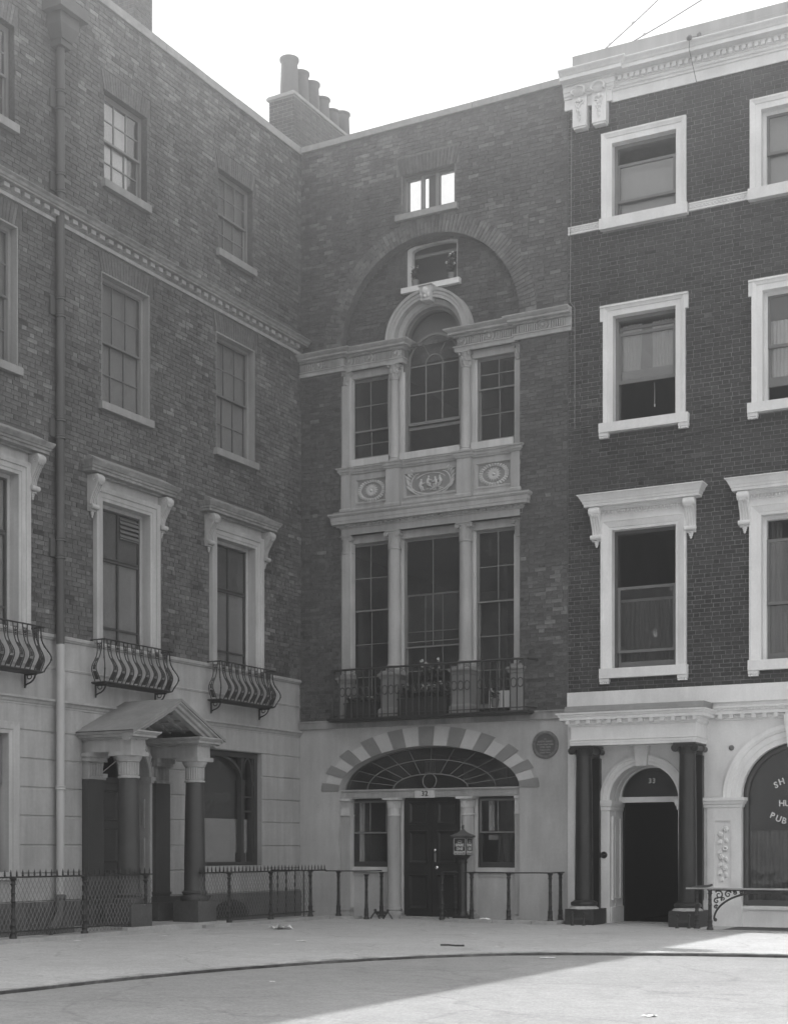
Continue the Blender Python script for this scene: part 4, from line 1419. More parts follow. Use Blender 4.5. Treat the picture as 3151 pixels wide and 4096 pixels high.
# iron balconettes with bulging bars
def balconette(cu):
    a, b = cu - .915, cu + .915
    YT, YBt = -.30, -.27
    m = MB()
    m.box(a + .05, b - .05, YBt, .0, 4.075, 4.10)
    m.tube([(a + .03, 0, 4.10), (a + .03, YBt - .02, 4.10), (b - .03, YBt - .02, 4.10), (b - .03, 0, 4.10)], .016, 6)
    bc_ = m.build('balconette', 'iron_l', HL)
    MB().tube([(a, .0, 4.80), (a, YT, 4.80), (b, YT, 4.80), (b, 0, 4.80)], .0135, 6).build('handrail', 'iron_l', bc_)
    def prof(z):      # outward swell of the bars
        t = (z - 4.10) / .70
        return .035 * math.sin(PI * min(1, t * 1.0)) * 0 + .13 * math.exp(-((t - .32) / .24) ** 2) - .02 * t
    def panel(px, py, nx, ny, nm='bar_panel'):
        # a pair of bent bars with cast ornament between; (nx,ny) outward, (tx,ty) along
        tx, ty = -ny, nx
        q = MB()
        def P(s_, z, o=0.0):
            k = prof(z) + o
            return (px + tx * s_ + nx * k, py + ty * s_ + ny * k, z)
        zs = [4.10 + .70 * j / 14 for j in range(15)]
        def wd(z):
            t = (z - 4.10) / .70
            return .045 + .012 * math.cos(2 * PI * (t - .05) * .9)
        for sg in (-1, 1):
            q.tube([P(sg * wd(z), z) for z in zs], .0095, 5)
        # lower cast plate
        vs, fs = [], []
        for j in range(5):
            z = 4.14 + .13 * j / 4
            vs += [P(-wd(z) * .6, z, .002), P(wd(z) * .6, z, .002), P(wd(z) * .6, z, -.008), P(-wd(z) * .6, z, -.008)]
        for j in range(4):
            for e in range(4):
                fs.append((j * 4 + e, j * 4 + (e + 1) % 4, j * 4 + 4 + (e + 1) % 4, j * 4 + 4 + e))
        fs += [(0, 1, 2, 3), (19, 18, 17, 16)]
        q.add(vs, fs)
        vs = []
        for j in range(5):
            z = 4.30 + .13 * j / 4
            g = .5 - .3 * j / 4
            vs += [P(-wd(z) * g, z, .002), P(wd(z) * g, z, .002), P(wd(z) * g, z, -.008), P(-wd(z) * g, z, -.008)]
        q.add(vs, fs)
        for z in (4.285, 4.36, 4.44):
            q.tube([P(-wd(z), z), P(wd(z), z)], .006, 4)
        for e in (-.5, 0, .5):
            q.tube([P(0, 4.43), P(e * .03, 4.475), P(e * .06, 4.50)], .006, 4)
        # pendant under the rail
        for sg in (-1, 1):
            q.tube([P(sg * (.022 + .02 * math.cos(R(t))), 4.715 + .022 * math.sin(R(t))) for t in range(0, 360, 45)], .006, 4, closed=True)
        q.tube([P(-.055, 4.745), P(.055, 4.745)], .006, 4)
        q.ball(P(0, 4.68), .016, 6, 5).ball(P(0, 4.645), .013, 6, 5).ball(P(0, 4.615), .009, 6, 4)
        q.build(nm, 'iron_l', bc_, smooth=60)
    for k in range(8):
        u = a + .17 + (b - a - .34) * k / 7
        panel(u, YT + .03, 0, -1)
    panel(a + .02, -.16, -1, 0)
    panel(b - .02, -.16, 1, 0)
    for sg, uu in ((-1, a), (1, b)):
        q = MB()
        pts = []
        for j in range(15):
            z = 4.10 + .70 * j / 14
            k = prof(z)
            pts.append((uu - sg * .02 + sg * k * .8, YT + .03 - k * .8, z))
        q.tube(pts, .012, 6)
        for j in (4, 8, 11):
            q.ball(pts[j], .018, 6, 4)
        q.build('corner_bar', 'iron_l', bc_, smooth=60)
    for uu in (a + .12, b - .12):
        q = MB()
        q.tube([(uu, -.02, 3.90)] + [(uu, -.02 - .2 * math.sin(R(t)), 4.07 - .15 * math.cos(R(t))) for t in (10, 30, 50, 70, 88)], .014, 5)
        q.tube([(uu, -.10 + .045 * math.cos(R(t)), 4.03 + .035 * math.sin(R(t))) for t in range(0, 400, 40)], .009, 4)
        q.box(uu - .012, uu + .012, -.25, 0, 4.05, 4.076).box(uu - .012, uu + .012, -.022, 0, 3.86, 4.06)
        q.build('bracket', 'iron_l', bc_)
for c in CL:
    balconette(c)

# ground floor stucco: backing wall, strings, rusticated courses
DOOR = (-6.18, -4.93, 2.60)
dcx = (DOOR[0] + DOOR[1]) / 2
drad = (DOOR[1] - DOOR[0]) / 2
door_hole = [(DOOR[0] - .008, .14), (DOOR[1] + .008, .14)] + arc(dcx, DOOR[2], drad + .008, drad + .008, 0, PI, 24)
GW = [(-9.95, -8.38, 1.0, 3.13), (-3.62, -1.40, 1.04, 3.20)]
CW = [(-6.75, -5.99)]
m = MB()
m.ext([rect(LU0, .1, -.3, 4.76), list(reversed(door_hole))] + [list(reversed(rect(g_[0] - .012, g_[1] + .012, g_[2], g_[3] + .012))) for g_ in GW], .03, .36)
m.build('stucco_wall', 'stucco_l', HL)
# plain zone between the strings
m = MB()
m.sweep([(LU0, .03), (.02, .03)], [(0, 4.69), (.02, 4.695), (.035, 4.72), (.05, 4.725), (.055, 4.765), (.03, 4.785), (0, 4.79)])
m.sweep([(LU0, .03), (.02, .03)], [(0, 4.222), (.012, 4.225), (.014, 4.245), (.02, 4.25), (.012, 4.262), (0, 4.265)])
m.sweep([(LU0, .03), (.04, .03)], [(0, 3.60), (.012, 3.605), (.014, 3.635), (.03, 3.645), (.045, 3.68), (.075, 3.70), (.085, 3.705), (.085, 3.735), (0, 3.75)])
m.build('string_courses', 'stucco_l', HL)
JZ = [.52, .965, 1.41, 1.87, 2.315, 2.765, 3.205, 3.615]
def spans(z0, z1):
    bl_ = [(g_[0] - (.19 if g_[0] < -8 else .0), g_[1] + (.19 if g_[0] < -8 else 0)) for g_ in GW if g_[2] - .05 < (z0 + z1) / 2 < g_[3] + (.12 if g_[0] < -8 else 0)]
    bl_ += [(DOOR[0] - .5, DOOR[1] + .5)]
    bl_.sort()
    a = LU0
    out = []
    for p, q in bl_:
        if p > a:
            out.append((a, p))
        a = max(a, q)
    out.append((a, .03))
    return out
for j in range(len(JZ) - 1):
    for (a, b) in spans(JZ[j], JZ[j + 1]):
        z0, z1 = JZ[j] + .009, JZ[j + 1] - .009
        if a < LU0 + .1 and b < -9:
            a = max(a, LU0)
        pr = [(.03, z0), (.012, z0 + .012), (.012, z1 - .012), (.03, z1)]
        MB().prism(pr, a, b).build('rusticated_course', 'stucco_l', HL)
m = MB()
for (a, b) in ((LU0, -6.75), (-4.4, .03)):
    m.box(a, b, -.02, .03, -.3, .515)
m.build('plinth', 'plinth_l', HL)
# ground-floor left window (mostly out of frame)
a, b, c, d = GW[0]
m = MB()
m.sweep([(a, c), (a, d), (b, d), (b, c)], [(0, .2), (0, .0), (.06, -.01), (.07, -.03), (.13, -.04), (.17, -.05), (.185, -.05), (.185, .03)], 'uz')
w = m.build('window', 'trim_l', HL)
sash(w, a + .02, b - .02, 2.35, d - .02, .13, 2, 1, 'sash_w', st=.05, bar=.03)
sash(w, a + .02, b - .02, c, 2.36, .17, 2, 1, 'sash_w', st=.05, bar=.03)
MB().box(a, b, .25, .26, c, d).build('window_blind', 'blind', w)
MB().box(a - .2, b + .2, -.05, .2, c - .12, c).build('sill', 'trim_l', w)
# ground-floor right window with timber arcade tracery
a, b, c, d = GW[1]
m = MB()
m.box(b - .10, b, .12, .30, c, d).box(a, a + .10, .12, .30, c, d).box(a + .1, b - .1, .12, .30, d - .09, d).box(a + .1, b - .1, .10, .30, c, c + .07)
w = m.build('window', 'sash_d', HL)
mu = -1.86
post = MB()
post.box(mu - .045, mu + .045, .15, .24, c + .07, d - .08).box(mu - .075, mu + .075, .13, .26, c + .06, c + .24).box(mu - .07, mu + .07, .13, .26, 2.60, 2.68).box(mu - .058, mu + .058, .14, .25, 2.47, 2.60)
post.box(b - .14, b - .10, .15, .24, c + .07, d - .08).box(b - .16, b - .1, .13, .26, c + .06, c + .24).box(b - .155, b - .1, .13, .26, 2.58, 2.66)
lc, lr = (a + .1 + mu) / 2, (mu - a - .1) / 2
post.sweep(list(reversed(arc(lc, 2.66, lr - .04, .44, 0, PI, 24))), [(0, .15), (0, .23), (.045, .23), (.045, .15)], 'uz')
rc, rr2 = (mu + b - .12) / 2, (b - .12 - mu) / 2
post.sweep(list(reversed(arc(rc, 2.66, rr2 - .04, .42, 0, PI, 18))), [(0, .15), (0, .23), (.04, .23), (.04, .15)], 'uz')
for z in (2.36, 2.08):
    post.box(mu + .04, b - .13, .17, .21, z - .015, z + .015)
post.build('arcade_tracery', 'sash_d', w)
pane(w, a + .1, mu, c + .07, d - .08, .27)
pane(w, mu, b - .1, c + .07, d - .08, .275)
MB().box(a + .1, b - .1, .282, .292, c + .05, 1.93).build('obscured_screen', 'screen', w)
MB().box(a + .1, b - .1, .34, .35, 1.90, d - .05).build('window_blind', 'blind_d', w)
MB().box(a - .05, b + .02, -.03, .2, c - .11, c).build('sill', 'stucco_l', w)
m = MB().ext([[(-3.1, .06), (-1.9, .06)] + arc(-2.5, .06, .6, .34, 0, PI, 16)], -.035, -.018)
m.build('coal_hole', 'hole', HL)  # flat black plate in the place of an opening

# porch: pair of columns, responds, entablatures, open pediment roof
PCX = -5.56
XW = 1.17
ax, az, ev = PCX, 3.86, 3.26
rf = MB()
rf.ext([[(PCX - 1.27, ev), (PCX - 1.27, ev - .05), (ax, az - .05), (PCX + 1.27, ev - .05), (PCX + 1.27, ev), (ax, az)]], -XW, .03)
porch = rf.build('porch', 'lead', HL)
for su in (-1, 1):
    u = PCX + su * .895
    MB().box(u - .185, u + .185, -.97, .03, 2.93, 3.13).build('entablature_block', 'stucco_l', porch)
for su in (-1, 1):
    u = PCX + su * .895
    c = MB().lathe(u, -.78, col_prof(.185, .46, 2.50, .84), 32).build('column', 'col_l', HL, smooth=40)
    cp = MB().lathe(u, -.78, [(.158, 2.50), (.18, 2.505), (.18, 2.53), (.155, 2.54), (.155, 2.76), (.18, 2.77), (.185, 2.79), (.215, 2.84), (.215, 2.86)], 32)
    for k in range(24):
        t = 2 * PI * k / 24
        cp.tube([(u + .158 * math.cos(t), -.78 + .158 * math.sin(t), 2.56), (u + .158 * math.cos(t), -.78 + .158 * math.sin(t), 2.76)], .011, 4)
    cp.box(u - .23, u + .23, -1.01, -.55, 2.86, 2.93)
    cp.build('capital', 'stucco_l', c, smooth=40)
    MB().box(u - .265, u + .265, -1.045, -.515, -.1, .46).build('plinth_block', 'plinth_l', c)
    p = MB().box(u - .2, u + .2, -.10, .03, .46, 2.52).box(u - .23, u + .23, -.14, .03, .40, .52).box(u - .22, u + .22, -.12, .03, .56, .60).build('pilaster', 'pil_l', HL)
    cp = MB().box(u - .18, u + .18, -.09, .03, 2.52, 2.79).box(u - .21, u + .21, -.12, .03, 2.50, 2.53).box(u - .23, u + .23, -.15, .03, 2.79, 2.86).box(u - .25, u + .25, -.17, .03, 2.86, 2.93)
    for k in range(9):
        cp.tube([(u - .16 + .04 * k, -.09, 2.56), (u - .16 + .04 * k, -.09, 2.77)], .011, 4)
    cp.build('capital', 'stucco_l' if su < 0 else 'hood_l', p)
    MB().box(u - .27, u + .27, -.20, .03, -.1, .42).build('plinth_block', 'plinth_l', p)
    # cornice over each entablature block, mitred round three sides
    m = MB()
    m.sweep([(u - .185, .03), (u - .185, -.97), (u + .185, -.97), (u + .185, .03)], [(0, 3.13), (.03, 3.135), (.04, 3.16), (.13, 3.165), (.135, 3.20), (.16, 3.215), (.19, 3.245), (.19, 3.265), (0, 3.27)])
    for e in (-.6, -.3):
        m.cbox(u - .19, e, 3.125, .012, .05, .012)
        m.cbox(u + .19, e, 3.125, .012, .05, .012)
    m.cbox(u, -.975, 3.125, .06, .012, .012)
    m.build('porch_cornice', 'stucco_l', porch)
rk_ = MB()
rk_.sweep([(PCX - 1.245, ev - .05), (ax, az - .05), (PCX + 1.245, ev - .05)], [(0, -XW + .02), (0, -.9), (-.12, -.9), (-.12, -1.02), (-.08, -1.03), (-.07, -1.08), (-.03, -1.10), (-.02, -XW + .02)], 'uz')
rk_.build('raking_cornice', 'stucco_l', porch)
# coffered ceiling of the porch, sloping with the roof
for su in (-1, 1):
    c = MB()
    p0 = Vector((ax, 0, az - .10)); p1 = Vector((PCX + su * .70, 0, az - .10 - .70 * .47))
    d = (p1 - p0)
    nrm = Vector((-d.z, 0, d.x)).normalized()
    if nrm.z > 0:
        nrm = -nrm
    def Q(s_, y, h):
        q = p0 + d * s_ + nrm * h
        return (q.x, y, q.z)
    def bar(s0, s1, y0, y1, h):
        vs = [Q(s_, y, hh) for hh in (0, h) for y in (y0, y1) for s_ in (s0, s1)]
        c.add(vs, [(0, 2, 3, 1), (4, 5, 7, 6), (0, 1, 5, 4), (2, 6, 7, 3), (0, 4, 6, 2), (1, 3, 7, 5)])
    bar(0, 1.12, -.95, 0, .01)
    for k in range(4):
        y = -.95 + .93 * k / 3
        bar(0, 1.12, y - .035, y + .035, .05)
    for k in range(4):
        bar(k / 3.0 - .03, k / 3.0 + .05, -.95, 0, .045)
    c.build('coffered_soffit', 'stucco_l', porch)
# doorway: arch, imposts, panelled reveal, door
m = MB()
m.sweep(list(reversed(arc(dcx, DOOR[2], drad - .0, drad, 0, PI, 30))), [(0, .03), (0, -.01), (.06, -.015), (.065, -.03), (.12, -.035), (.12, .03)], 'uz')
dw = m.build('door_arch', 'trim_l', HL)
for (a, b, c_, d_) in ((DOOR[0] - .12, DOOR[0] + .0, 0.1, 2.5), (DOOR[1], DOOR[1] + .12, .1, 2.5)):
    m = MB()
    m.box(a, b, -.02, .03, c_, d_)
    m.box(a - .02, b + .02, -.06, .12, 2.5, 2.54).box(a - .04, b + .04, -.08, .14, 2.54, 2.605)
    m.build('door_jamb', 'trim_l', dw)
DD = 0.62
m = MB().box(DOOR[1] - .0, DOOR[1] + .05, .34, DD + .1, .1, 2.6).box(DOOR[0] - .05, DOOR[0], .34, DD + .1, .1, 2.6)
for z0, z1 in ((.55, 1.55), (1.72, 2.22)):
    u = DOOR[1]
    for (ya, yb, za, zb) in ((.09, .13, z0, z1), (.46, .50, z0, z1), (.13, .46, z0, z0 + .04), (.13, .46, z1 - .04, z1)):
        m.box(u - .022, u + .001, ya, yb, za, zb)
    m.box(u - .012, u + .001, .17, .42, z0 + .09, z1 - .09)
m.sweep([(dcx - drad, .0), (dcx - drad, 1)], [(0, 0), (0, .001), (.001, 0)], 'uz')
m.build('panelled_reveal', 'stucco_l', dw)
m = MB()
m.sweep(list(reversed(arc(dcx, DOOR[2], drad - .01, drad - .01, 0, PI, 24))), [(0, .34), (0, DD + .1), (.05, DD + .1), (.05, .34)], 'uz')
m.build('arch_soffit', 'stucco_l', dw)
dl = MB().box(DOOR[0], DOOR[1], DD, DD + .06, .13, 2.5).box(DOOR[0], DOOR[1], DD - .03, DD + .08, 2.5, 2.6)
for (u0, u1) in ((DOOR[0] + .1, dcx - .06), (dcx + .06, DOOR[1] - .1)):
    for (z0, z1) in ((.35, 1.0), (1.12, 1.72), (1.84, 2.38)):
        dl.sweep([(u0, z0), (u0, z1), (u1, z1), (u1, z0)], [(0, DD), (-.02, DD - .018), (-.05, DD)], 'uz', closed=True)
dl.build('door', 'pil_l', dw)
fl = MB().sweep(list(reversed(arc(dcx, 2.6, drad - .05, drad - .05, 0, PI, 24))), [(0, DD - .02), (0, DD + .05), (.05, DD + .05), (.05, DD - .02)], 'uz')
for k in range(1, 6):
    t = PI * k / 6
    fl.tube([(dcx + .15 * math.cos(t), DD + .02, 2.6 + .15 * math.sin(t)), (dcx + .6 * math.cos(t), DD + .02, 2.6 + .6 * math.sin(t))], .01, 4)
fl.build('fanlight', 'trim_l', dw)
MB().ext([arc(dcx, 2.6, drad - .03, drad - .03, 0, PI, 24)], DD + .02, DD + .024).build('pane', 'glass_d', dw)
MB().box(-6.9, -4.2, -1.12, .62, -.2, .10).box(DOOR[0], DOOR[1], .0, .7, .1, .14).build('porch_step', 'step', HL)
# inner shell of the left house
m = MB()
for z in (4.72, 8.2, 11.7):
    m.box(LU0, -.3, .40, 8, z - .12, z + .0)
m.box(LU0, .3, 8, 8.2, -.3, 15).box(LU0, LU0 + .2, .36, 8, -.3, 15).box(.20, .34, .36, 8, -.3, 15.0)
for u in (-13.7, -10.4, -7.2, -3.9):
    m.box(u, u + .12, .9, 8, -.3, 15)
m.build('inner_walls', 'inside', HL)
MB().box(LU0, .33, .345, 8.2, 15.05, 15.12).build('flat_roof', 'lead', HL)

# chimney stacks
def chimney(house, x0, x1, y0, y1, z0, z1, pots, pot_h, seed, big=.155):
    """axis-aligned in the house's local frame"""
    m = MB().box(x0 + .006, x1 - .006, y0 + .006, y1 - .006, z0, z1)
    ch = m.build('chimney', 'mortar_ch', house)
    m = MB()
    rnd = random.Random(seed)
    k = 0
    z = z0
    cz = .0762
    while z < z1 - .05:
        for face in range(4):
            if face % 2 == 0:
                a0, a1 = x0, x1
            else:
                a0, a1 = y0, y1
            x = a0 - (k % 2) * .11
            while x < a1:
                p, q = max(x, a0), min(x + .214, a1)
                x += .226
                if q - p < .03:
                    continue
                e = .0 - rnd.uniform(0, .004)
                if face == 0: vs = [(p, y0 + e, z), (q, y0 + e, z), (q, y0 + e, z + .064), (p, y0 + e, z + .064), (p, y0 + .02, z), (q, y0 + .02, z), (q, y0 + .02, z + .064), (p, y0 + .02, z + .064)]
                elif face == 2: vs = [(q, y1 - e, z), (p, y1 - e, z), (p, y1 - e, z + .064), (q, y1 - e, z + .064), (q, y1 - .02, z), (p, y1 - .02, z), (p, y1 - .02, z + .064), (q, y1 - .02, z + .064)]
                elif face == 1: vs = [(x1 - e, p, z), (x1 - e, q, z), (x1 - e, q, z + .064), (x1 - e, p, z + .064), (x1 - .02, p, z), (x1 - .02, q, z), (x1 - .02, q, z + .064), (x1 - .02, p, z + .064)]
                else: vs = [(x0 + e, q, z), (x0 + e, p, z), (x0 + e, p, z + .064), (x0 + e, q, z + .064), (x0 + .02, q, z), (x0 + .02, p, z), (x0 + .02, p, z + .064), (x0 + .02, q, z + .064)]
                m.add(vs, [(0, 1, 2, 3), (4, 5, 1, 0), (3, 2, 6, 7), (4, 0, 3, 7), (1, 5, 6, 2)], max(.05, .45 + rnd.gauss(0, .14)))
        z += cz
        k += 1
    o = m.build('brick_courses', 'brick_ch', ch, kind='stuff')
    o.color = (0, 0, 0, 1)
    MB().box(x0 - .045, x1 + .045, y0 - .045, y1 + .045, z1, z1 + .055).box(x0 - .02, x1 + .02, y0 - .02, y1 + .02, z1 + .055, z1 + .085).build('chimney_cap', 'coping', ch)
    m = MB()
    vs = [(x0, y0, z1 + .085), (x1, y0, z1 + .085), (x1, y1, z1 + .085), (x0, y1, z1 + .085), (x0 + .12, y0 + .16, z1 + .2), (x1 - .12, y0 + .16, z1 + .2), (x1 - .12, y1 - .16, z1 + .2), (x0 + .12, y1 - .16, z1 + .2)]
    m.add(vs, [(0, 1, 5, 4), (1, 2, 6, 5), (2, 3, 7, 6), (3, 0, 4, 7), (4, 5, 6, 7)])
    m.build('flaunching', 'coping', ch)
    for (px, py, s_, hh) in pots:
        p = MB().lathe(px, py, [(big * s_ * 1.0, z1 + .12), (big * s_ * .88, z1 + .12 + hh * .85), (big * s_ * .88, z1 + .12 + hh * .88), (big * s_ * 1.03, z1 + .12 + hh * .93), (big * s_ * 1.03, z1 + .12 + hh * .985), (big * s_ * .9, z1 + .12 + hh), (big * s_ * .8, z1 + .12 + hh), (big * s_ * .78, z1 + .12 + hh * .7)], 20)
        p.build('chimney_pot', 'pot', ch, smooth=40)
    return ch
chimney(HC, -1.07, -.46, .46, 3.3, 15.0, 17.0, [(-.765, .76, 1.0, .84), (-.765, 1.20, .95, .74), (-.765, 1.62, .97, .70), (-.765, 2.06, .92, .56), (-.765, 2.48, .88, .48), (-.765, 2.92, .92, .62)], .7, 31, .2)
chimney(HL, -4.66, -4.14, .55, 2.4, 15.0, 17.6, [(-4.4, .95, 1, .7), (-4.4, 1.45, 1, .7), (-4.4, 1.95, 1, .7)], .7, 32)
# ================================================================== RIGHT HOUSE (33)
PHI = R(1.4)
HR = thing('terraced_house', 'dark brick house on the right with white window surrounds, numbered 33', 'house', (5.81, 0, 0), PHI)
mwR = Matrix.Translation((5.81, 0, 0)) @ Matrix.Rotation(PHI, 4, 'Z')
RU1 = 7.4
CR = [1.445, 4.15]
O3 = [(c - .595, c + .597, 12.80, 14.17) for c in CR]
O2 = [(c - .575, c + .59, 9.09, 11.03) for c in CR]
O1 = [(c - .595, c + .592, 4.64, 7.137) for c in CR]
m = MB()
m.ext([rect(.002, RU1, 4.16, 15.0)] + [list(reversed(rect(o_[0] - .012, o_[1] + .012, o_[2], o_[3] + .012))) for o_ in O3 + O2 + O1], .004, .36)
wallR = m.build('brick_wall', 'mortar_r', HR)

def tone_r(rnd, u, z):
    n = noise.noise(Vector((u * .8, z * .8, 5.2)))
    t = .36 + rnd.gauss(0, .12) + .14 * n
    if rnd.random() < .02:
        t += rnd.uniform(.2, .5)
    return max(.02, min(1.1, t))
blk = [(a - .185, b + .185, c - .19, d + .19) for a, b, c, d in O3 + O2] + [(a - .2, b + .2, c - .2, d + .6) for a, b, c, d in O1] + [(-.1, RU1, 12.65, 12.80)]
make_bricks(lay(.004, RU1, 4.23, 14.95, 0, blocked_by(blk), tone_r, 41, course=.0765, jt=.013), wallR, 'brick_r', mwR)

# crowning cornice and parapet
m = MB()
CP = [(0, 14.915), (.03, 14.915), (.03, 15.10), (.055, 15.105), (.06, 15.135), (.085, 15.15), (.09, 15.195), (.11, 15.205), (.11, 15.30), (.14, 15.305), (.15, 15.335), (.30, 15.34), (.30, 15.405), (.32, 15.41), (.34, 15.435), (.385, 15.47), (.395, 15.485), (.395, 15.50), (0, 15.53)]
m.sweep([(-.03, -.08), (.84, -.08), (.84, 0), (RU1, 0)], CP)
cn = m.build('cornice', 'white_r', HR)
u = .93
while u < RU1 - .1:
    MB().box(u - .033, u + .033, -.17, -.105, 15.225, 15.298).build('dentil', 'white_r', cn)
    u += .112
m = MB()
for k in range(90):
    u = .88 + .062 * k
    m.ball((u, -.075, 15.165), (.02, .025, .024), 6, 4)
m.build('egg_moulding', 'white_r', cn, kind='stuff')
MB().box(.09, RU1, -.03, .34, 15.50, 15.925).build('parapet', 'parapet_r', HR)
for c0 in (.28, .652):
    m = MB()
    m.box(c0 - .135, c0 + .135, -.17, .0, 14.55, 15.2)
    m.box(c0 - .12, c0 + .12, -.15, .0, 14.515, 14.55)
    k0 = m.build('cornice_bracket', 'white_r', HR)
    m = MB()
    rnd = random.Random(int(c0 * 100))
    # leafy crest, mask and bunch of fruit
    for k in range(17):
        t = R(-25 + 230 * k / 16)
        m.ball((c0 + .125 * math.cos(t), -.24, 15.16 + .085 * math.sin(t)), (.024, .05, .024), 6, 5)
    for k in range(9):
        x = c0 - .08 + .02 * k
        m.tube([(x, -.20, 15.08), (x, -.24, 15.15), (c0 + (x - c0) * 1.3, -.25, 15.22)], .009, 4)
    m.ball((c0, -.18, 15.02), (.05, .035, .05), 8, 6)
    for sx in (-1, 1):
        m.tube([(c0 + sx * .03, -.18, 15.03), (c0 + sx * .08, -.19, 15.0), (c0 + sx * .07, -.18, 14.95), (c0 + sx * .03, -.18, 14.95)], .016, 5)
    for k in range(26):
        t = k / 26
        w_ = .055 * (1 - t) + .012
        m.ball((c0 + rnd.uniform(-w_, w_), -.175 - rnd.random() * .012, 14.93 - .30 * t), (.021 - .008 * t,) * 3, 6, 4)
    m.build('fruit_carving', 'white_r', k0, smooth=60)
# moulded strip between the third-floor sills
for (a, b) in ((.005, .60), (2.28, 3.32), (4.99, 6.0)):
    m = MB().box(a, b, -.02, .01, 12.655, 12.80).box(a, b, -.035, -.02, 12.655, 12.68).box(a, b, -.035, -.02, 12.775, 12.80)
    st = m.build('ornamental_strip', 'white_r', HR)
    m = MB()
    u = a + .04
    k = 0
    while u < b - .02:
        m.ball((u, -.025, 12.727 + .016 * (1 if k % 2 else -1)), (.026, .016, .018), 6, 4)
        u += .033
        k += 1
    m.build('leaf_ornament', 'white_r', st, kind='stuff')

def white_sill(w, a, b, z0, z1, corbels=True):
    MB().box(a, b, -.12, .16, z0, z1).build('sill', 'white_r', w)
    if corbels:
        for u in (a + .09, b - .09):
            q = MB().box(u - .09, u + .09, -.10, .0, z0 - .06, z0 - .002)
            for k in range(4):
                q.prism([(-.02, z0 - .06), (-.085, z0 - .06), (-.095, z0 - .10), (-.02, z0 - .10)], u - .085 + .044 * k, u - .05 + .044 * k)
            q.build('corbel', 'white_r', w)

# third floor; blinds added behind the glass to lift it towards reflected sky
for i, (a, b, c, d) in enumerate(O3):
    m = MB()
    m.sweep([(a, c - .02), (a, d), (b, d), (b, c - .02)], [(0, .16), (0, -.03), (.10, -.035), (.105, -.05), (.135, -.06), (.165, -.075), (.19, -.075), (.19, .0)], 'uz')
    w = m.build('window', 'white_r', HR)
    white_sill(w, a - .215, b + .225, c - .195, c - .0, False)
    MB().box(a, a + .055, .13, .24, c, d).box(b - .055, b, .13, .24, c, d).box(a + .055, b - .055, .13, .24, d - .06, d).build('box_frame', 'white_r' if i else 'sash_w', w)
    if i == 0:
        sash(w, a + .05, b - .05, 13.12, 13.82, .145, 1, 1, 'sash_m', st=.05, th=.04)
        sash(w, a + .05, b - .05, 12.82, 13.19, .195, 1, 1, 'sash_m', st=.05, th=.04)
        MB().box(a + .02, b - .02, .26, .27, 12.80, 13.80).build('window_blind', 'blind', w)
    else:
        sash(w, a + .05, b - .05, 13.42, d - .05, .145, 1, 1, 'sash_m', st=.05, th=.04)
        sash(w, a + .05, b - .05, 12.82, 13.48, .195, 1, 1, 'sash_m', st=.05, th=.04)
        MB().box(a + .02, b - .02, .26, .27, 12.80, 14.15).build('window_blind', 'blind', w)
# second floor
for i, (a, b, c, d) in enumerate(O2):
    m = MB()
    pr = [(0, .16), (0, -.03), (.10, -.035), (.105, -.05), (.135, -.06), (.16, -.07), (.18, -.07), (.18, .0)]
    m.sweep([(a, c - .02), (a, d), (b, d), (b, c - .02)], pr, 'uz')
    for sx, ue in ((-1, a - .18), (1, b + .18)):
        m.box(min(ue, ue + sx * .055), max(ue, ue + sx * .055), -.065, .0, d - .085, d + .183)
    m.box(a - .235, b + .235, -.085, .0, d + .16, d + .195)
    w = m.build('window', 'white_r', HR)
    white_sill(w, a - .245, b + .245, c - .175, c - .005)
    MB().box(a, a + .055, .13, .26, c, d).box(b - .055, b, .13, .26, c, d).box(a + .055, b - .055, .13, .26, d - .06, d).build('box_frame', 'white_r' if i else 'sash_w', w)
    if i == 0:
        sash(w, a + .05, b - .05, 9.82, 10.74, .145, 1, 1, 'sash_m', st=.05, th=.04, low=.06)
        sash(w, a + .05, b - .05, 9.90, 10.86, .195, 1, 1, 'sash_m', st=.05, th=.04, low=.16)
        curtain(w, a + .06, a + .42, 9.98, 10.95, .36, 'curtain', 8, .02, gather=.12)
        curtain(w, a + .62, b - .04, 9.98, 10.95, .36, 'curtain', 10, .02, gather=0)
        MB().tube([(a + .68, .30, 9.8), (a + .68, .30, 9.42)], .004, 4).ball((a + .68, .30, 9.40), (.014, .014, .03), 6, 5).build('blind_cord', 'casing', w)
    else:
        sash(w, a + .05, b - .05, 10.06, d - .05, .145, 1, 1, 'sash_m', st=.05, th=.04)
        sash(w, a + .05, b - .05, 9.40, 10.12, .195, 1, 1, 'sash_m', st=.05, th=.04, low=.16)
        curtain(w, a + .06, b - .06, 9.5, 10.6, .36, 'curtain', 15, .02)
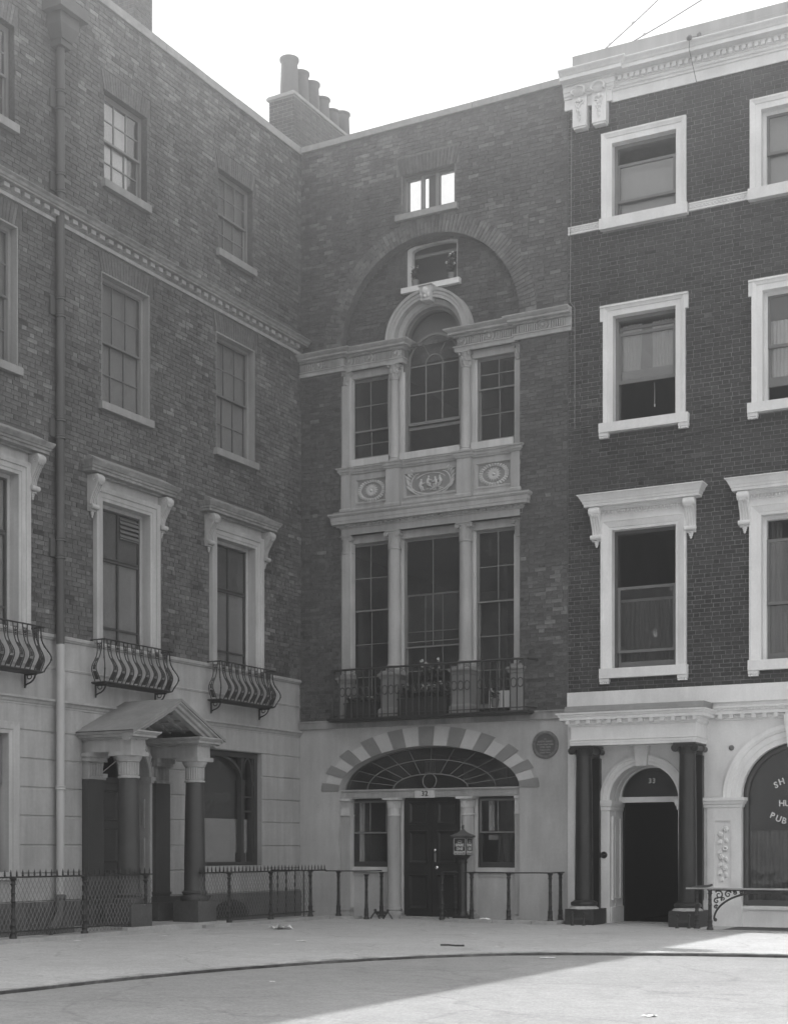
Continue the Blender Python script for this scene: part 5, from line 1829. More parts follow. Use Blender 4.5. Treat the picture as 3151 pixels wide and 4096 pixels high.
# first floor
for i, (a, b, c, d) in enumerate(O1):
    cu = (a + b) / 2
    m = MB()
    m.sweep([(a, c - .02), (a, d), (b, d), (b, c - .02)], [(0, .16), (0, -.03), (.05, -.035), (.055, -.045), (.10, -.06), (.15, -.075), (.16, -.085), (.198, -.085), (.198, .0)], 'uz')
    w = m.build('window', 'white_r', HR)
    MB().box(a - .2, b + .2, -.05, .0, d + .2, d + .45).build('frieze', 'white_r', w)
    m = MB()
    m.sweep([(cu - .90, 0), (cu - .90, -.06), (cu + .90, -.06), (cu + .90, 0)], [(0, 7.50), (.02, 7.505), (.04, 7.53), (.06, 7.545), (.06, 7.56), (.16, 7.565), (.165, 7.61), (.18, 7.62), (.19, 7.66), (.20, 7.665), (.215, 7.70), (.245, 7.75), (.265, 7.765), (.265, 7.78), (0, 7.80)])
    h = m.build('hood', 'white_r', w)
    m = MB()
    for k in range(26):
        u = cu - .76 + 1.52 * k / 25
        m.ball((u, -.075, 7.475), (.018, .02, .028), 6, 4)
        m.box(u + .02, u + .036, -.085, -.05, 7.42, 7.44)
    m.build('egg_and_dart', 'white_r', w, kind='stuff')
    for su in (-1, 1):
        console(MB(), cu + su * .875, .17, 6.86, 7.55, .21).build('console', 'white_r', w, smooth=40)
    white_sill(w, a - .215, b + .225, c - .19, c - .015)
    MB().box(a, a + .055, .13, .26, c, d).box(b - .055, b, .13, .26, c, d).box(a + .055, b - .055, .13, .26, d - .06, d).build('box_frame', 'sash_d' if i == 0 else 'white_r', w)
    mz = 6.12 if i == 0 else 5.62
    sash(w, a + .05, b - .05, 4.92 if i == 0 else mz - .02, mz if i == 0 else 6.74, .145, 1, 1, 'sash_m', st=.05, th=.04)
    sash(w, a + .05, b - .05, 4.66, (5.9 if i == 0 else mz + .03), .195, 1, 1, 'sash_m', st=.05, th=.04, low=.1)
    curtain(w, a + .06, b - .06, 4.8, 5.95 if i == 0 else 5.5, .5, 'net', 12, .03)
    if i == 1:
        curtain(w, a + .04, a + .25, 4.7, 7.1, .45, 'net', 3, .03)
# white band and ground-floor cornice
MB().box(.0, RU1, -.06, .3, 3.925, 4.225).build('white_band', 'white_r', HR)
m = MB()
GC = [(0, 3.60), (.015, 3.605), (.02, 3.64), (.045, 3.65), (.045, 3.70), (.13, 3.705), (.13, 3.76), (.145, 3.765), (.16, 3.80), (.185, 3.81), (.19, 3.835), (0, 3.86)]
m.sweep([(2.75, 0), (RU1, 0)], GC)
gc = m.build('ground_cornice', 'white_r', HR)
MB().box(2.75, RU1, -.005, .2, 3.85, 3.925).build('cornice_fillet', 'white_r', gc)
u = 2.86
while u < RU1:
    MB().prism([(-.03, 3.632), (-.11, 3.632), (-.12, 3.706), (-.03, 3.706)], u - .034, u + .034).build('dentil', 'white_r', gc)
    u += .193
m = MB()
for k in range(80):
    u = 2.8 + .055 * k
    m.ball((u, -.15, 3.785), (.024, .018, .014), 6, 4)
m.build('leaf_ornament', 'white_r', gc, kind='stuff')
# ground-floor wall with doorway and shop window
AX, AZ, AR = 1.445, 2.235, .64
WX, WZ, WR_ = 4.15, 2.25, .94
dh = [(AX - AR - .008, -.06), (AX + AR + .008, -.06)] + arc(AX, AZ, AR + .008, AR + .008, 0, PI, 28)
wh = [(WX - WR_ - .008, .36), (WX + WR_ + .008, .36)] + arc(WX, WZ, WR_ + .008, WR_ + .008, 0, PI, 36)
m = MB()
m.ext([rect(.13, RU1, -.3, 3.95), list(reversed(dh)), list(reversed(wh))], .0, .32)
m.build('stucco_wall', 'white_r', HR, smooth=25)
zq = [-.2, .42, .85, 1.28, 1.70, 2.12, 2.54, 3.9]
for k in range(len(zq) - 1):
    MB().box(.0, .129, -.02, .2, zq[k] + .006, zq[k + 1] - .006).build('quoin', 'white_r', HR)
MB().box(.0, .128, -.008, .2, -.2, 3.9).build('quoin_backing', 'white_r', HR)
# doorway
m = MB()
m.sweep(list(reversed(arc(AX, AZ, AR, AR, 0, PI, 36))), [(0, .1), (0, -.03), (.05, -.03), (.055, -.045), (.12, -.05), (.125, -.065), (.175, -.065), (.175, .0)], 'uz')
da = m.build('door_arch', 'white_r', HR)
for sx in (-1, 1):
    u = AX + sx * (AR + .085)
    m = MB().box(u - .088, u + .088, -.03, .0, .30, 2.05)
    m.sweep([(u - .088, 0), (u - .088, -.03), (u + .088, -.03), (u + .088, .0)], [(0, 2.05), (.02, 2.055), (.025, 2.12), (.04, 2.13), (.055, 2.18), (.06, 2.235), (0, 2.24)])
    m.box(u - .098, u + .098, -.045, .0, -.1, .30)
    ui = AX + sx * AR
    m.sweep([(ui, -.03), (ui, .70)] if sx < 0 else [(ui, .70), (ui, -.03)], [(0, 2.05), (.02, 2.055), (.025, 2.12), (.04, 2.13), (.055, 2.18), (.06, 2.235), (0, 2.24)])
    # lining of the deep reveal, with a sunk panel
    m.box(min(ui, ui + sx * .06), max(ui, ui + sx * .06), .30, .72, -.05, 2.3)
    for (ya, yb, za, zb) in ((.12, .16, .42, 1.95), (.54, .58, .42, 1.95), (.16, .54, .42, .46), (.16, .54, 1.91, 1.95)):
        m.box(ui - .022, ui + .022, ya, yb, za, zb)
    m.box(ui - .03, ui + .03, .02, .70, -.05, .30)
    m.build('door_jamb', 'white_r', da)
m = MB().ext([[(AX - .11, 2.845), (AX + .08, 2.845), (AX + .115, 3.215), (AX - .15, 3.215)]], -.14, .05)
m.build('keystone', 'white_r', da)
MB().sweep(list(reversed(arc(AX, AZ, AR - .002, AR - .002, 0, PI, 30))), [(0, .30), (0, .66), (.05, .66), (.05, .30)], 'uz').build('arch_soffit', 'white_r', da, smooth=30)
fl = MB().box(AX - AR, AX + AR, .50, .62, 2.21, 2.31)
fl.sweep(list(reversed(arc(AX, 2.31, AR - .045, AR - .11, 0, PI, 28))), [(0, .52), (0, .62), (.06, .62), (.06, .52)], 'uz')
fl.build('fanlight', 'white_r', da)
MB().ext([arc(AX, 2.31, AR - .01, AR - .07, 0, PI, 28)], .56, .564).build('pane', 'glass_d', da)
text('33', .125, 'letter', da, 1.42, .555, 2.60, name='numeral', spacing=1.2, wide=.003)
dd = MB().box(AX - AR - .02, AX - AR + .03, .74, 1.8, .02, 2.2).build('door', 'door_blk', da, label='black door standing open into the dark hall')
MB().box(AX - AR - .1, AX - AR - .03, .72, 5, -.05, 2.9).box(AX + AR + .03, AX + AR + .1, .72, 5, -.05, 2.9).box(AX - AR - .1, AX + AR + .1, .67, 5, 2.9, 3.0).box(AX - AR - .1, AX + AR + .1, 5, 5.1, -.05, 3.0).box(AX - AR - .1, AX + AR + .1, .72, 5, -.1, .0).build('hallway', 'door_blk', da)  # hall coloured black to stand for its unlit depth
for u in (AX - AR - .10, AX + AR + .09):
    MB().disc(u, 1.245, [(.062, -.028), (.062, -.045), (.05, -.055), (.03, -.05), (.02, -.062), (.008, -.066)], 20).build('bell_pull', 'col_r', da, smooth=40)
MB().box(AX - AR - .1, AX + AR + .1, -.15, .72, -.1, .012).build('door_step', 'step', HR)
# porch
en = MB().box(.30, 2.585, -.66, .0, 3.22, 3.56)
en.sweep([(.30, .0), (.30, -.66), (2.585, -.66), (2.585, 0)], [(0, 3.20), (.004, 3.20), (.004, 3.24), (.012, 3.245), (.012, 3.285), (.03, 3.295), (.03, 3.315), (0, 3.32)])
en.sweep([(.30, .0), (.30, -.66), (2.585, -.66), (2.585, 0)], [(0, 3.54), (.02, 3.545), (.03, 3.57), (.045, 3.575), (.045, 3.645), (.16, 3.65), (.16, 3.70), (.175, 3.705), (.19, 3.74), (.215, 3.75), (.22, 3.775), (0, 3.80)])
porch = en.build('porch', 'white_r', HR)
u = .28
while u < 2.62:
    MB().prism([(-.70, 3.585), (-.79, 3.585), (-.80, 3.65), (-.70, 3.65)], u - .036, u + .036).build('dentil', 'white_r', porch)
    u += .193
m = MB()
for k in range(46):
    m.ball((.14 + .058 * k, -.835, 3.722), (.025, .016, .013), 6, 4)
for k in range(70):
    m.ball((.31 + .0325 * k, -.69, 3.555), (.012, .012, .012), 5, 4)
m.build('leaf_ornament', 'white_r', porch, kind='stuff')
MB().prism([(-.03, 3.79), (-.78, 3.79), (-.62, 3.84), (-.58, 3.918), (-.03, 3.922)], .16, 2.70).build('lead_roof', 'lead', porch)
for u in (.49, 2.39):
    c = MB().lathe(u, -.5, col_prof(.163, .38, 3.02, .86, base=False), 32)
    c.lathe(u, -.5, [(.20, .33), (.235, .345), (.24, .37), (.235, .40), (.19, .42), (.165, .44)], 32)
    c = c.build('column', 'col_r', HR, smooth=40)
    MB().lathe(u, -.5, [(.27, .275), (.26, .30), (.21, .335), (.2, .345)], 32).build('base_moulding', 'step', c, smooth=40)
    ionic(u, -.5, .155, 3.0, 3.2, c, 'col_r', neck=False)
    MB().box(u - .265, u + .265, -.765, -.05, -.15, .28).build('plinth_block', 'plinth_r', c)
    p = MB().box(u - .155, u + .155, -.12, .0, .28, 3.0).build('pilaster', 'col_r', HR)
    ionic(u, -.08, .15, 3.0, 3.2, p, 'col_r', neck=False)
# pier with carved drop, impost and shop window
m = MB()
m.sweep(list(reversed(arc(WX, WZ, WR_, WR_, 0, PI, 44))), [(0, .1), (0, -.03), (.09, -.035), (.095, -.045), (.19, -.05), (.20, -.065), (.25, -.085), (.27, -.085), (.31, -.09), (.31, .0)], 'uz')
wa = m.build('shop_window', 'white_r', HR)
for s0 in ((2.60, 3.21), (2 * WX - 3.21, 2 * WX - 2.60)):
    m = MB()
    m.ext([rect(s0[0], s0[1], .45, 2.08), list(reversed(rect(s0[0] + .13, s0[1] - .18, .69, 1.85)))], -.03, .0)
    m.sweep([(s0[0] - .05, 0), (s0[0] - .05, -.03), (s0[1] - .0, -.03), (s0[1], .14)], [(0, 2.08), (.02, 2.085), (.025, 2.13), (.045, 2.145), (.06, 2.19), (.075, 2.20), (.075, 2.255), (0, 2.262)])
    m.box(s0[0] - .06, s0[1] + .02, -.055, .0, -.1, .45)
    pi_ = m.build('pier', 'white_r', wa)
m = MB().ext([[(WX - .12, 3.10), (WX + .12, 3.10), (WX + .19, 3.66), (WX - .19, 3.66)]], -.13, .0)
m.build('keystone', 'white_r', wa)
rnd = random.Random(15)
m = MB()
zf = 1.70
fx = 2.885
for k, (dx, dz, t) in enumerate(((.05, .0, 'r'), (-.045, .09, 'r'), (.055, .2, 'l'), (-.05, .22, 'l'), (.035, .34, 'f'), (-.05, .40, 'l'), (-.03, .49, 'r'), (.05, .53, 'l'), (-.04, .62, 'l'), (.03, .68, 'r'), (-.05, .76, 'l'), (.05, .80, 'l'), (-.01, .88, 'l'))):
    u, z = fx + dx, zf - dz * 1.0
    if t == 'r':
        m.disc(u, z, [(.045, -.0), (.048, -.03), (.03, -.045), (.02, -.03), (.012, -.05)], 12)
        for q in range(6):
            a = 2 * PI * q / 6
            m.ball((u + .035 * math.cos(a), -.028, z + .035 * math.sin(a)), (.02, .016, .02), 6, 4)
    elif t == 'f':
        for q in range(7):
            a = 2 * PI * q / 7
            m.ball((u + .035 * math.cos(a), -.02, z + .03 * math.sin(a)), (.022, .02, .022), 6, 4)
    else:
        s_ = 1 if dx > 0 else -1
        m.ball((u, -.012, z), (.034, .02, .048), 8, 5)
        m.leafq((u, -.02, z + .04), (s_ * .05, -.01, -.10), .028, (0, -1, 0))
m.tube([(fx + .02 * math.sin(9 * t), -.012, zf + .03 - .93 * t) for t in [i / 16 for i in range(17)]], .009, 4)
m.build('flower_drop', 'white_r', pi_ if False else wa, smooth=60)
wf = MB()
wf.sweep([(WX - .855, .38), (WX - .855, WZ)] + list(reversed(arc(WX, WZ, .855, .855, 0, PI, 36)))[1:-1] + [(WX + .855, WZ), (WX + .855, .38)], [(0, .13), (0, .24), (.085, .24), (.085, .13), (.06, .115), (.03, .115)], 'uz')
wf.box(WX - .86, WX + .86, .13, .24, .36, .46)
wf.build('sash', 'sash_d', wa)
MB().ext([[(WX - .85, .45), (WX + .85, .45)] + arc(WX, WZ, .85, .85, 0, PI, 30)], .175, .18).build('pane', 'glass_d', wa)
MB().box(WX - .96, WX + .96, -.03, .12, .30, .362).build('sill', 'white_r', wa)
curtain(wa, WX - .86, WX + .86, .45, 1.66, .30, 'net', 22, .015, name='net_curtain')
MB().tube([(WX - .85, .29, 1.67), (WX + .85, .29, 1.67)], .012, 6).build('curtain_rod', 'iron', wa)
for (ch, u, z, ro) in (('S', 3.765, 2.462, 22), ('H', 3.862, 2.520, 18), ('H', 3.862, 2.142, 0), ('U', 3.962, 2.142, 0), ('P', 3.700, 1.932, -24), ('U', 3.806, 1.876, -20), ('B', 3.903, 1.840, -14)):
    text(ch, .145, 'letter', wa, u, .172, z, rot=R(ro), wide=.004, depth=.002)
MB().disc(3.03, 3.125, [(.048, .0), (.048, -.012), (.03, -.018)], 16).build('wall_boss', 'sash_m', HR)
# inner shell
m = MB()
for z in (3.78, 8.15, 11.9):
    m.box(.02, RU1, .42, 7.5, z - .12, z + .12)
m.box(.02, .14, .40, 7.5, -.3, 15).box(RU1 - .1, RU1, .4, 7.5, -.3, 15).box(.02, RU1, 7.4, 7.6, -.3, 15).box(2.75, 2.85, .5, 7.4, -.3, 15)
m.build('inner_walls', 'inside', HR)
MB().box(.02, RU1, .345, 7.6, 14.9, 15.0).build('flat_roof', 'lead', HR)

# ================================================================== THINGS
# rainwater pipe on the left house
pp = thing('drainpipe', 'tall rainwater pipe with hopper head running down the left brick front', 'drainpipe', (0, 0, 0), PI / 2)
UPX = -7.325
YP = -.10
MB().tube([(UPX, YP, 4.62), (UPX, YP, 14.2)], .068, 14).build('pipe', 'pipe', pp, smooth=40)
MB().tube([(UPX, YP, .55), (UPX, YP, 4.62)], .066, 14).build('pipe', 'pipe_w', pp, smooth=40, label='pale painted lower length of pipe')
sh = MB().tube([(UPX, YP, .62), (UPX, YP, .34), (UPX - .06, YP - .02, .24), (UPX - .40, YP - .14, .07)], .078, 12)
sh.lathe(UPX, YP, [(.07, .55), (.09, .56), (.09, .62), (.07, .63)], 14)
sh.build('shoe', 'pipe', pp, smooth=40)
h = MB()
h.box(UPX - .12, UPX + .12, -.22, .0, 14.12, 14.22)
vs = [(UPX - .13, -.24, 14.22), (UPX + .13, -.24, 14.22), (UPX + .13, .0, 14.22), (UPX - .13, 0, 14.22), (UPX - .22, -.30, 14.42), (UPX + .22, -.30, 14.42), (UPX + .22, 0, 14.42), (UPX - .22, 0, 14.42)]
h.add(vs, [(0, 1, 2, 3), (4, 5, 6, 7), (0, 1, 5, 4), (1, 2, 6, 5), (2, 3, 7, 6), (3, 0, 4, 7)])
h.box(UPX - .22, UPX + .22, -.30, 0, 14.42, 14.6).box(UPX - .33, UPX + .33, -.40, 0, 14.6, 14.78)
h.build('hopper_head', 'pipe', pp)
for z in (13.3, 11.98, 10.0, 8.06, 6.15, 2.33):
    q = MB()
    mt_ = 'pipe' if z > 4.7 else 'pipe_w'
    for e in (-.14, .14) if z > 4.7 else (0,):
        q.lathe(UPX, YP, [(.069, z + e - .03), (.088, z + e - .025), (.078, z + e), (.088, z + e + .02), (.069, z + e + .03)], 14)
    if z > 4.7:
        q.box(UPX - .17, UPX + .13, -.05, -.012, z - .14, z + .14)
    q.build('bracket', mt_, pp, smooth=40)

# cast-iron fence post shared by all area railings
def post_bm(h, r=.034):
    pr = [(r * 1.7, 0), (r * 1.7, .03), (r * 1.25, .05), (r * 1.2, h * .09), (r * 1.45, h * .11), (r * 1.2, h * .13), (r * 1.15, h * .2), (r * 1.4, h * .22), (r * 1.0, h * .24), (r * .95, h * .32), (r * 1.2, h * .335), (r * .92, h * .35), (r * .85, h * .60), (r * 1.15, h * .615), (r * .85, h * .63), (r * .82, h * .74), (r * 1.1, h * .755), (r * .82, h * .77), (r * .85, h * .88), (r * 1.3, h * .90), (r * .9, h * .92), (r * 1.0, h * .96), (r * 1.5, h * .985), (r * 1.5, h)]
    return pr
PMESH = {}
def post(parent, x, y, z, h, mat='iron'):
    key = (round(h, 3), mat)
    if key not in PMESH:
        o = MB().lathe(0, 0, post_bm(h), 12).build('post', mat, parent, smooth=50)
        PMESH[key] = o.data
    else:
        o = bpy.data.objects.new('post', PMESH[key])
        COL.objects.link(o)
        o.parent = parent
    o.location = (x, y, z)
    return o

def netting(parent, p0, p1, z0, z1, pitch=.085):
    """diamond wire netting between two points"""
    m = MB()
    d = Vector(p1) - Vector(p0)
    L_ = d.length
    d.normalize()
    h = z1 - z0
    sl = 1.75
    k = -int(h / sl / pitch) - 1
    def clip(a, za, b, zb):
        # clip segment in 0..L_
        if a == b:
            return None
        t0, t1 = 0.0, 1.0
        for lim, sgn in ((0, 1), (L_, -1)):
            va, vb = (a - lim) * sgn, (b - lim) * sgn
            if va < 0 and vb < 0:
                return None
            if va < 0:
                t0 = max(t0, va / (va - vb))
            if vb < 0:
                t1 = min(t1, va / (va - vb))
        if t1 <= t0:
            return None
        f = lambda t: (a + (b - a) * t, za + (zb - za) * t)
        return f(t0), f(t1)
    while k * pitch < L_ + h / sl:
        s0 = k * pitch
        for sgn in (1, -1):
            c = clip(s0, z0, s0 + sgn * h / sl, z1)
            if c:
                (a, za), (b, zb) = c
                A = (p0[0] + d.x * a, p0[1] + d.y * a, za)
                B = (p0[0] + d.x * b, p0[1] + d.y * b, zb)
                m.tube([A, B], .005, 3)
        k += 1
    return m.build('wire_netting', 'mesh', parent, kind='stuff')

def spikes(parent, p0, p1, z, n, h=.10):
    m = MB()
    for k in range(n):
        t = k / (n - 1)
        x, y = p0[0] + (p1[0] - p0[0]) * t, p0[1] + (p1[1] - p0[1]) * t
        m.lathe(x, y, [(.012, z), (.016, z + .02), (.012, z + .03), (.014, z + .05), (.002, z + h)], 6)
    return m.build('spike_row', 'iron', parent, kind='stuff')

XF = 1.0
F1 = thing('area_railing', 'spiked area railing with wire netting left of the pedimented porch', 'railing', (XF, -9.0, 0))
def loc(o, x, y):
    return (x - o.location.x, y - o.location.y)
a0, a1 = loc(F1, XF, -13.2), loc(F1, XF, -6.15)
MB().box(a0[0] - .022, a0[0] + .022, a0[1], a1[1], .93, .955).build('top_rail', 'iron', F1)
MB().box(a0[0] - .012, a0[0] + .012, a0[1], a1[1], .14, .16).build('lower_rail', 'iron', F1)
c0, c1 = loc(F1, XF, -6.15), loc(F1, .30, -6.15)
MB().box(c1[0], c0[0], c0[1] - .02, c0[1] + .02, .93, .955).build('top_rail', 'iron', F1)
for y in (-12.8, -11.1, -9.36, -7.80, -6.30):
    p = loc(F1, XF, y)
    post(F1, p[0], p[1], .05, .88)
netting(F1, a0, a1, .08, .92)
netting(F1, c1, c0, .08, .92)
spikes(F1, loc(F1, XF, -11.5), loc(F1, XF, -6.2), .955, 44)
MB().box(a0[0] - .16, a0[0] + .20, a0[1], a1[1] + .12, -.05, .055).build('stone_kerb', 'step', F1)
MB().box(c1[0] - .1, a0[0] - .16, a1[1] - .1, a1[1] + .12, -.05, .053).build('stone_kerb', 'step', F1)

F2 = thing('area_railing', 'spiked area railing with wire netting between the porch and the corner', 'railing', (XF, -2.5, 0))
a0, a1 = loc(F2, XF, -4.82), loc(F2, XF, -.70)
MB().box(a0[0] - .022, a0[0] + .022, a0[1], a1[1], .93, .955).build('top_rail', 'iron', F2)
MB().box(a0[0] - .012, a0[0] + .012, a0[1], a1[1] - .4, .14, .16).build('lower_rail', 'iron', F2)
for y in (-3.95, -2.62, -1.24):
    p = loc(F2, XF, y)
    post(F2, p[0], p[1], .05, .88)
for x in (.25, .45, .65, .85):
    p = loc(F2, x, -1.24)
    MB().tube([(p[0], p[1], .05), (p[0], p[1], .94)], .016, 8).build('bar', 'iron', F2)
p0, p1 = loc(F2, .1, -1.24), loc(F2, XF, -1.24)
MB().box(p0[0], p1[0], p0[1] - .015, p0[1] + .015, .93, .953).build('top_rail', 'iron', F2)
netting(F2, a0, loc(F2, XF, -1.24), .08, .92)
spikes(F2, a0, loc(F2, XF, -.72), .955, 36)
MB().box(a0[0] - .16, a0[0] + .20, a0[1] - .1, a1[1] + .2, -.05, .055).build('stone_kerb', 'step', F2)

F3 = thing('area_railing', 'plain low railing in front of the window left of door 32', 'railing', (1.5, -.7, 0))
MB().tube([(-.5, 0, .925), (.43, 0, .93), (.43, .60, .93)], .012, 6).build('top_rail', 'iron', F3)
for (x, y, zz) in ((-.195, 0, .05), (.43, 0, .0), (.43, .60, .03)):
    post(F3, x, y, zz, .87)
MB().box(-.32, .26, -.16, .16, -.05, .05).build('stone_kerb', 'step', F3)

F4 = thing('area_railing', 'low railing on a stone kerb right of door 32', 'railing', (4.6, -.7, 0))
MB().tube([(3.563 - 4.6, .60, .925), (3.563 - 4.6, 0, .92), (5.745 - 4.6, 0, .92), (5.745 - 4.6, .66, .925)], .012, 6).build('top_rail', 'iron', F4)
for (x, y) in ((3.563, -.7), (3.57, -.15), (4.175, -.7), (4.925, -.7), (5.745, -.7), (5.745, -.22)):
    post(F4, x - 4.6, y + .7, .03, .88)
m = MB()
for (a, b) in ((3.75, 4.72), (4.73, 5.5), (5.51, 5.98)):
    m.box(a - 4.6, b - 4.6, -.30, .16, -.05, .055)
m.box(5.6 - 4.6, 5.98 - 4.6, .16, .60, -.05, .053)
m.build('stone_kerb', 'step', F4)

# railing of the right house: broad handrail on posts with scrolled arch spandrels
F5 = thing('area_railing', 'railing with broad pale handrail and scrolled iron arches before the shop window', 'railing', (8.67, -1.62, 0), PHI)
MB().box(-.10, 2.6, -.055, .055, .69, .715).build('handrail', 'rail_bare', F5)
MB().tube([(-.02, -.02, .71), (-.02, .35, .715), (-.02, 1.1, .72), (-.02, 1.25, .73)], .022, 8).build('return_rail', 'iron', F5)
post(F5, -.02, .32, .02, .67)
for x in (.29, 2.03):
    post(F5, x, 0, .02, .67)
for (x0, sx) in ((.29, 1), (2.03, -1)):
    m = MB()
    pts = []
    for k in range(17):
        t = PI / 2 * k / 16
        pts.append((x0 + sx * (.07 + .80 * (1 - math.cos(t))), 0, .20 + .45 * math.sin(t)))
    m.tube(pts, .018, 6)
    m.ball((x0 + sx * .09, 0, .19), .03, 8, 6)
    m.box(min(x0, x0 + sx * .85), max(x0, x0 + sx * .85), -.012, .012, .668, .69)
    def spiral(cx, cz, r0, st, turn, n=16):
        m.tube([(cx + r0 * (1 - .8 * k / n) * math.cos(st + turn * k / n), 0, cz + r0 * (1 - .8 * k / n) * math.sin(st + turn * k / n)) for k in range(n + 1)], [.015 * (1 - .4 * k / n) for k in range(n + 1)], 5)
    for (dx, z, r0, st, tn) in ((.15, .60, .075, 2.5, -8), (.11, .50, .05, 1, 7), (.30, .61, .06, .5, 8), (.22, .53, .035, 4, -7), (.41, .635, .036, 2.5, -8), (.52, .645, .032, .5, 8), (.62, .655, .024, 2.5, -8), (.71, .66, .02, .5, 8), (.10, .40, .035, .5, 7)):
        spiral(x0 + sx * dx, z, r0, st, tn * sx)
    m.build('scrolled_spandrel', 'iron', F5)
MB().box(.12, 3.6, -.13, .22, -.05, .02).build('stone_kerb', 'step', F5)
MB().box(.36, 3.6, .22, 1.5, -.05, .006).build('area_grating', 'gutter', F5)

# collecting box on a post
CB = thing('collection_box', 'square dark collecting box on a pillar lettered SPARE ONE PENNY', 'collection box', (3.86, -.42, 0))
m = MB().box(-.15, .15, -.15, .15, .0, .05).box(-.125, .125, -.125, .125, .05, .11)
m.lathe(0, 0, [(.105, .11), (.10, .14), (.085, .16), (.08, .2), (.072, 1.08), (.085, 1.09), (.085, 1.12), (.075, 1.13), (.08, 1.16), (.13, 1.20), (.15, 1.235)], 20)
m.build('pillar', 'tin', CB, smooth=40)
bx = MB().box(-.14, .14, -.14, .14, 1.235, 1.57).build('box', 'tin', CB)
m = MB().box(-.175, .175, -.175, .175, 1.57, 1.60)
n = 8
vs = []
for j in range(5):
    t = j / 4
    q = .17 * (1 - t) ** 1.5 + .02
    z = 1.60 + .12 * t
    vs += [(-q, -q, z), (q, -q, z), (q, q, z), (-q, q, z)]
fs = [(4 * j + k, 4 * j + (k + 1) % 4, 4 * j + 4 + (k + 1) % 4, 4 * j + 4 + k) for j in range(4) for k in range(4)] + [(16, 17, 18, 19)]
m.add(vs, fs)
m.lathe(0, 0, [(.022, 1.71), (.018, 1.735), (.03, 1.75), (.018, 1.765)], 12)
m.ball((0, 0, 1.785), .027, 12, 8)
m.build('lid', 'tin_roof', CB, smooth=30)
def box_face(rz):
    mt4 = Matrix.Rotation(rz, 4, 'Z')
    objs = []
    m = MB()
    r_ = .02
    lp = []
    for (cx, cz, a0_) in ((-.10, 1.27, 180), (.10, 1.27, 270), (.10, 1.535, 0), (-.10, 1.535, 90)):
        lp += [(cx + r_ * math.cos(R(a0_ + t)), cz + r_ * math.sin(R(a0_ + t))) for t in (0, 45, 90)]
    m.tube([(a, -.141, b) for a, b in lp], .0045, 4, closed=True)
    m.tube([(.05 * math.cos(R(t)), -.141, 1.475 + .035 * math.sin(R(t))) for t in range(20, 170, 15)], .004, 4)
    m.box(-.04, .04, -.144, -.138, 1.468, 1.478)
    objs.append(m.build('face_border', 'letter', bx))
    for s_, z in (('SPARE', 1.425), ('ONE', 1.355), ('PENNY', 1.287)):
        objs.append(text(s_, .072, 'letter', bx, 0, -.142, z, wide=.0022, depth=.0015, sx=.92))
    for o in objs:
        o.data.transform(mt4)
for rz in (0, PI / 2):
    box_face(rz)

# round plaque
PQ = thing('plaque', 'round dark memorial plaque lettered JOSEPH BANKS on the pale stucco', 'plaque', (5.362, -.002, 3.29))
MB().disc(0, 0, [(.26, .0), (.26, -.022), (.245, -.03), (.205, -.03), (.2, -.02)], 48).build('rim', 'plaque_rim', PQ, smooth=40)
MB().disc(0, 0, [(.2, .0), (.2, -.024)], 48).build('disc', 'plaque', PQ)
m = MB()
for k in range(40):
    t = 2 * PI * k / 40
    m.ball((.225 * math.cos(t), -.031, .225 * math.sin(t)), (.014, .006, .011), 6, 4)
m.build('wreath', 'plaque_rim', PQ, kind='stuff')
for (s_, z, sz, sx) in (('SIR', .105, .04, 1), ('JOSEPH BANKS', .058, .047, .92), ('President Royal Society', .008, .045, .78), ('1743-1820', -.045, .048, 1.05), ('Naturalist', -.095, .05, 1.0), ('Lived Here', -.145, .05, .95)):
    text(s_, sz, 'letter_dim', PQ, 0, -.026, z, sx=sx, depth=.0015)

# flower boxes and plants on the balcony of 32
rf_ = random.Random(23)
def flowers(o, w, d, h0, n, hmax, fl=.3):
    lf, pt = MB(), MB()
    for k in range(n):
        x, y = rf_.uniform(-w, w), rf_.uniform(-d, d)
        h = rf_.uniform(.4, 1) * hmax
        tip = (x + rf_.uniform(-.05, .05), y + rf_.uniform(-.03, .03), h0 + h)
        lf.tube([(x, y, h0 - .02), ((x + tip[0]) / 2 + rf_.uniform(-.02, .02), y, h0 + h * .5), tip], .003, 3)
        for j in range(7):
            t = rf_.uniform(.15, 1)
            q = (x + (tip[0] - x) * t, y + (tip[1] - y) * t, h0 + h * t)
            a = rf_.uniform(0, 2 * PI)
            lf.leafq(q, (.07 * math.cos(a), .07 * math.sin(a) - .01, rf_.uniform(-.03, .04)), .024, (0, -.5, .8))
        if rf_.random() < fl:
            for j in range(5):
                a = 2 * PI * j / 5 + rf_.random()
                pt.leafq(tip, (.035 * math.cos(a), -.012, .035 * math.sin(a)), .013, (0, -1, 0))
    lf.build('foliage', 'leaf', o, kind='stuff')
    if pt.v:
        pt.build('blossom', 'petal', o, kind='stuff')
fb1 = thing('flower_box', 'long dark wooden flower box in the middle of the iron balcony', 'flower box', (2.90, -.14, 3.935))
MB().box(-.53, .53, -.11, .11, 0, .33).box(-.545, .545, -.125, .125, .30, .335).build('trough', 'wood_d', fb1)
flowers(fb1, .50, .09, .33, 110, .30, .22)
fb2 = thing('flower_box', 'shorter dark flower box at the left end of the iron balcony', 'flower box', (1.53, -.15, 3.935))
MB().box(-.36, .33, -.10, .10, 0, .30).box(-.375, .345, -.115, .115, .27, .305).build('trough', 'wood_d', fb2)
flowers(fb2, .31, .08, .30, 30, .14, .12)
fb3 = thing('potted_plant', 'leafy plant on a white cloth by the right balcony window', 'plant', (4.28, .10, 4.05))
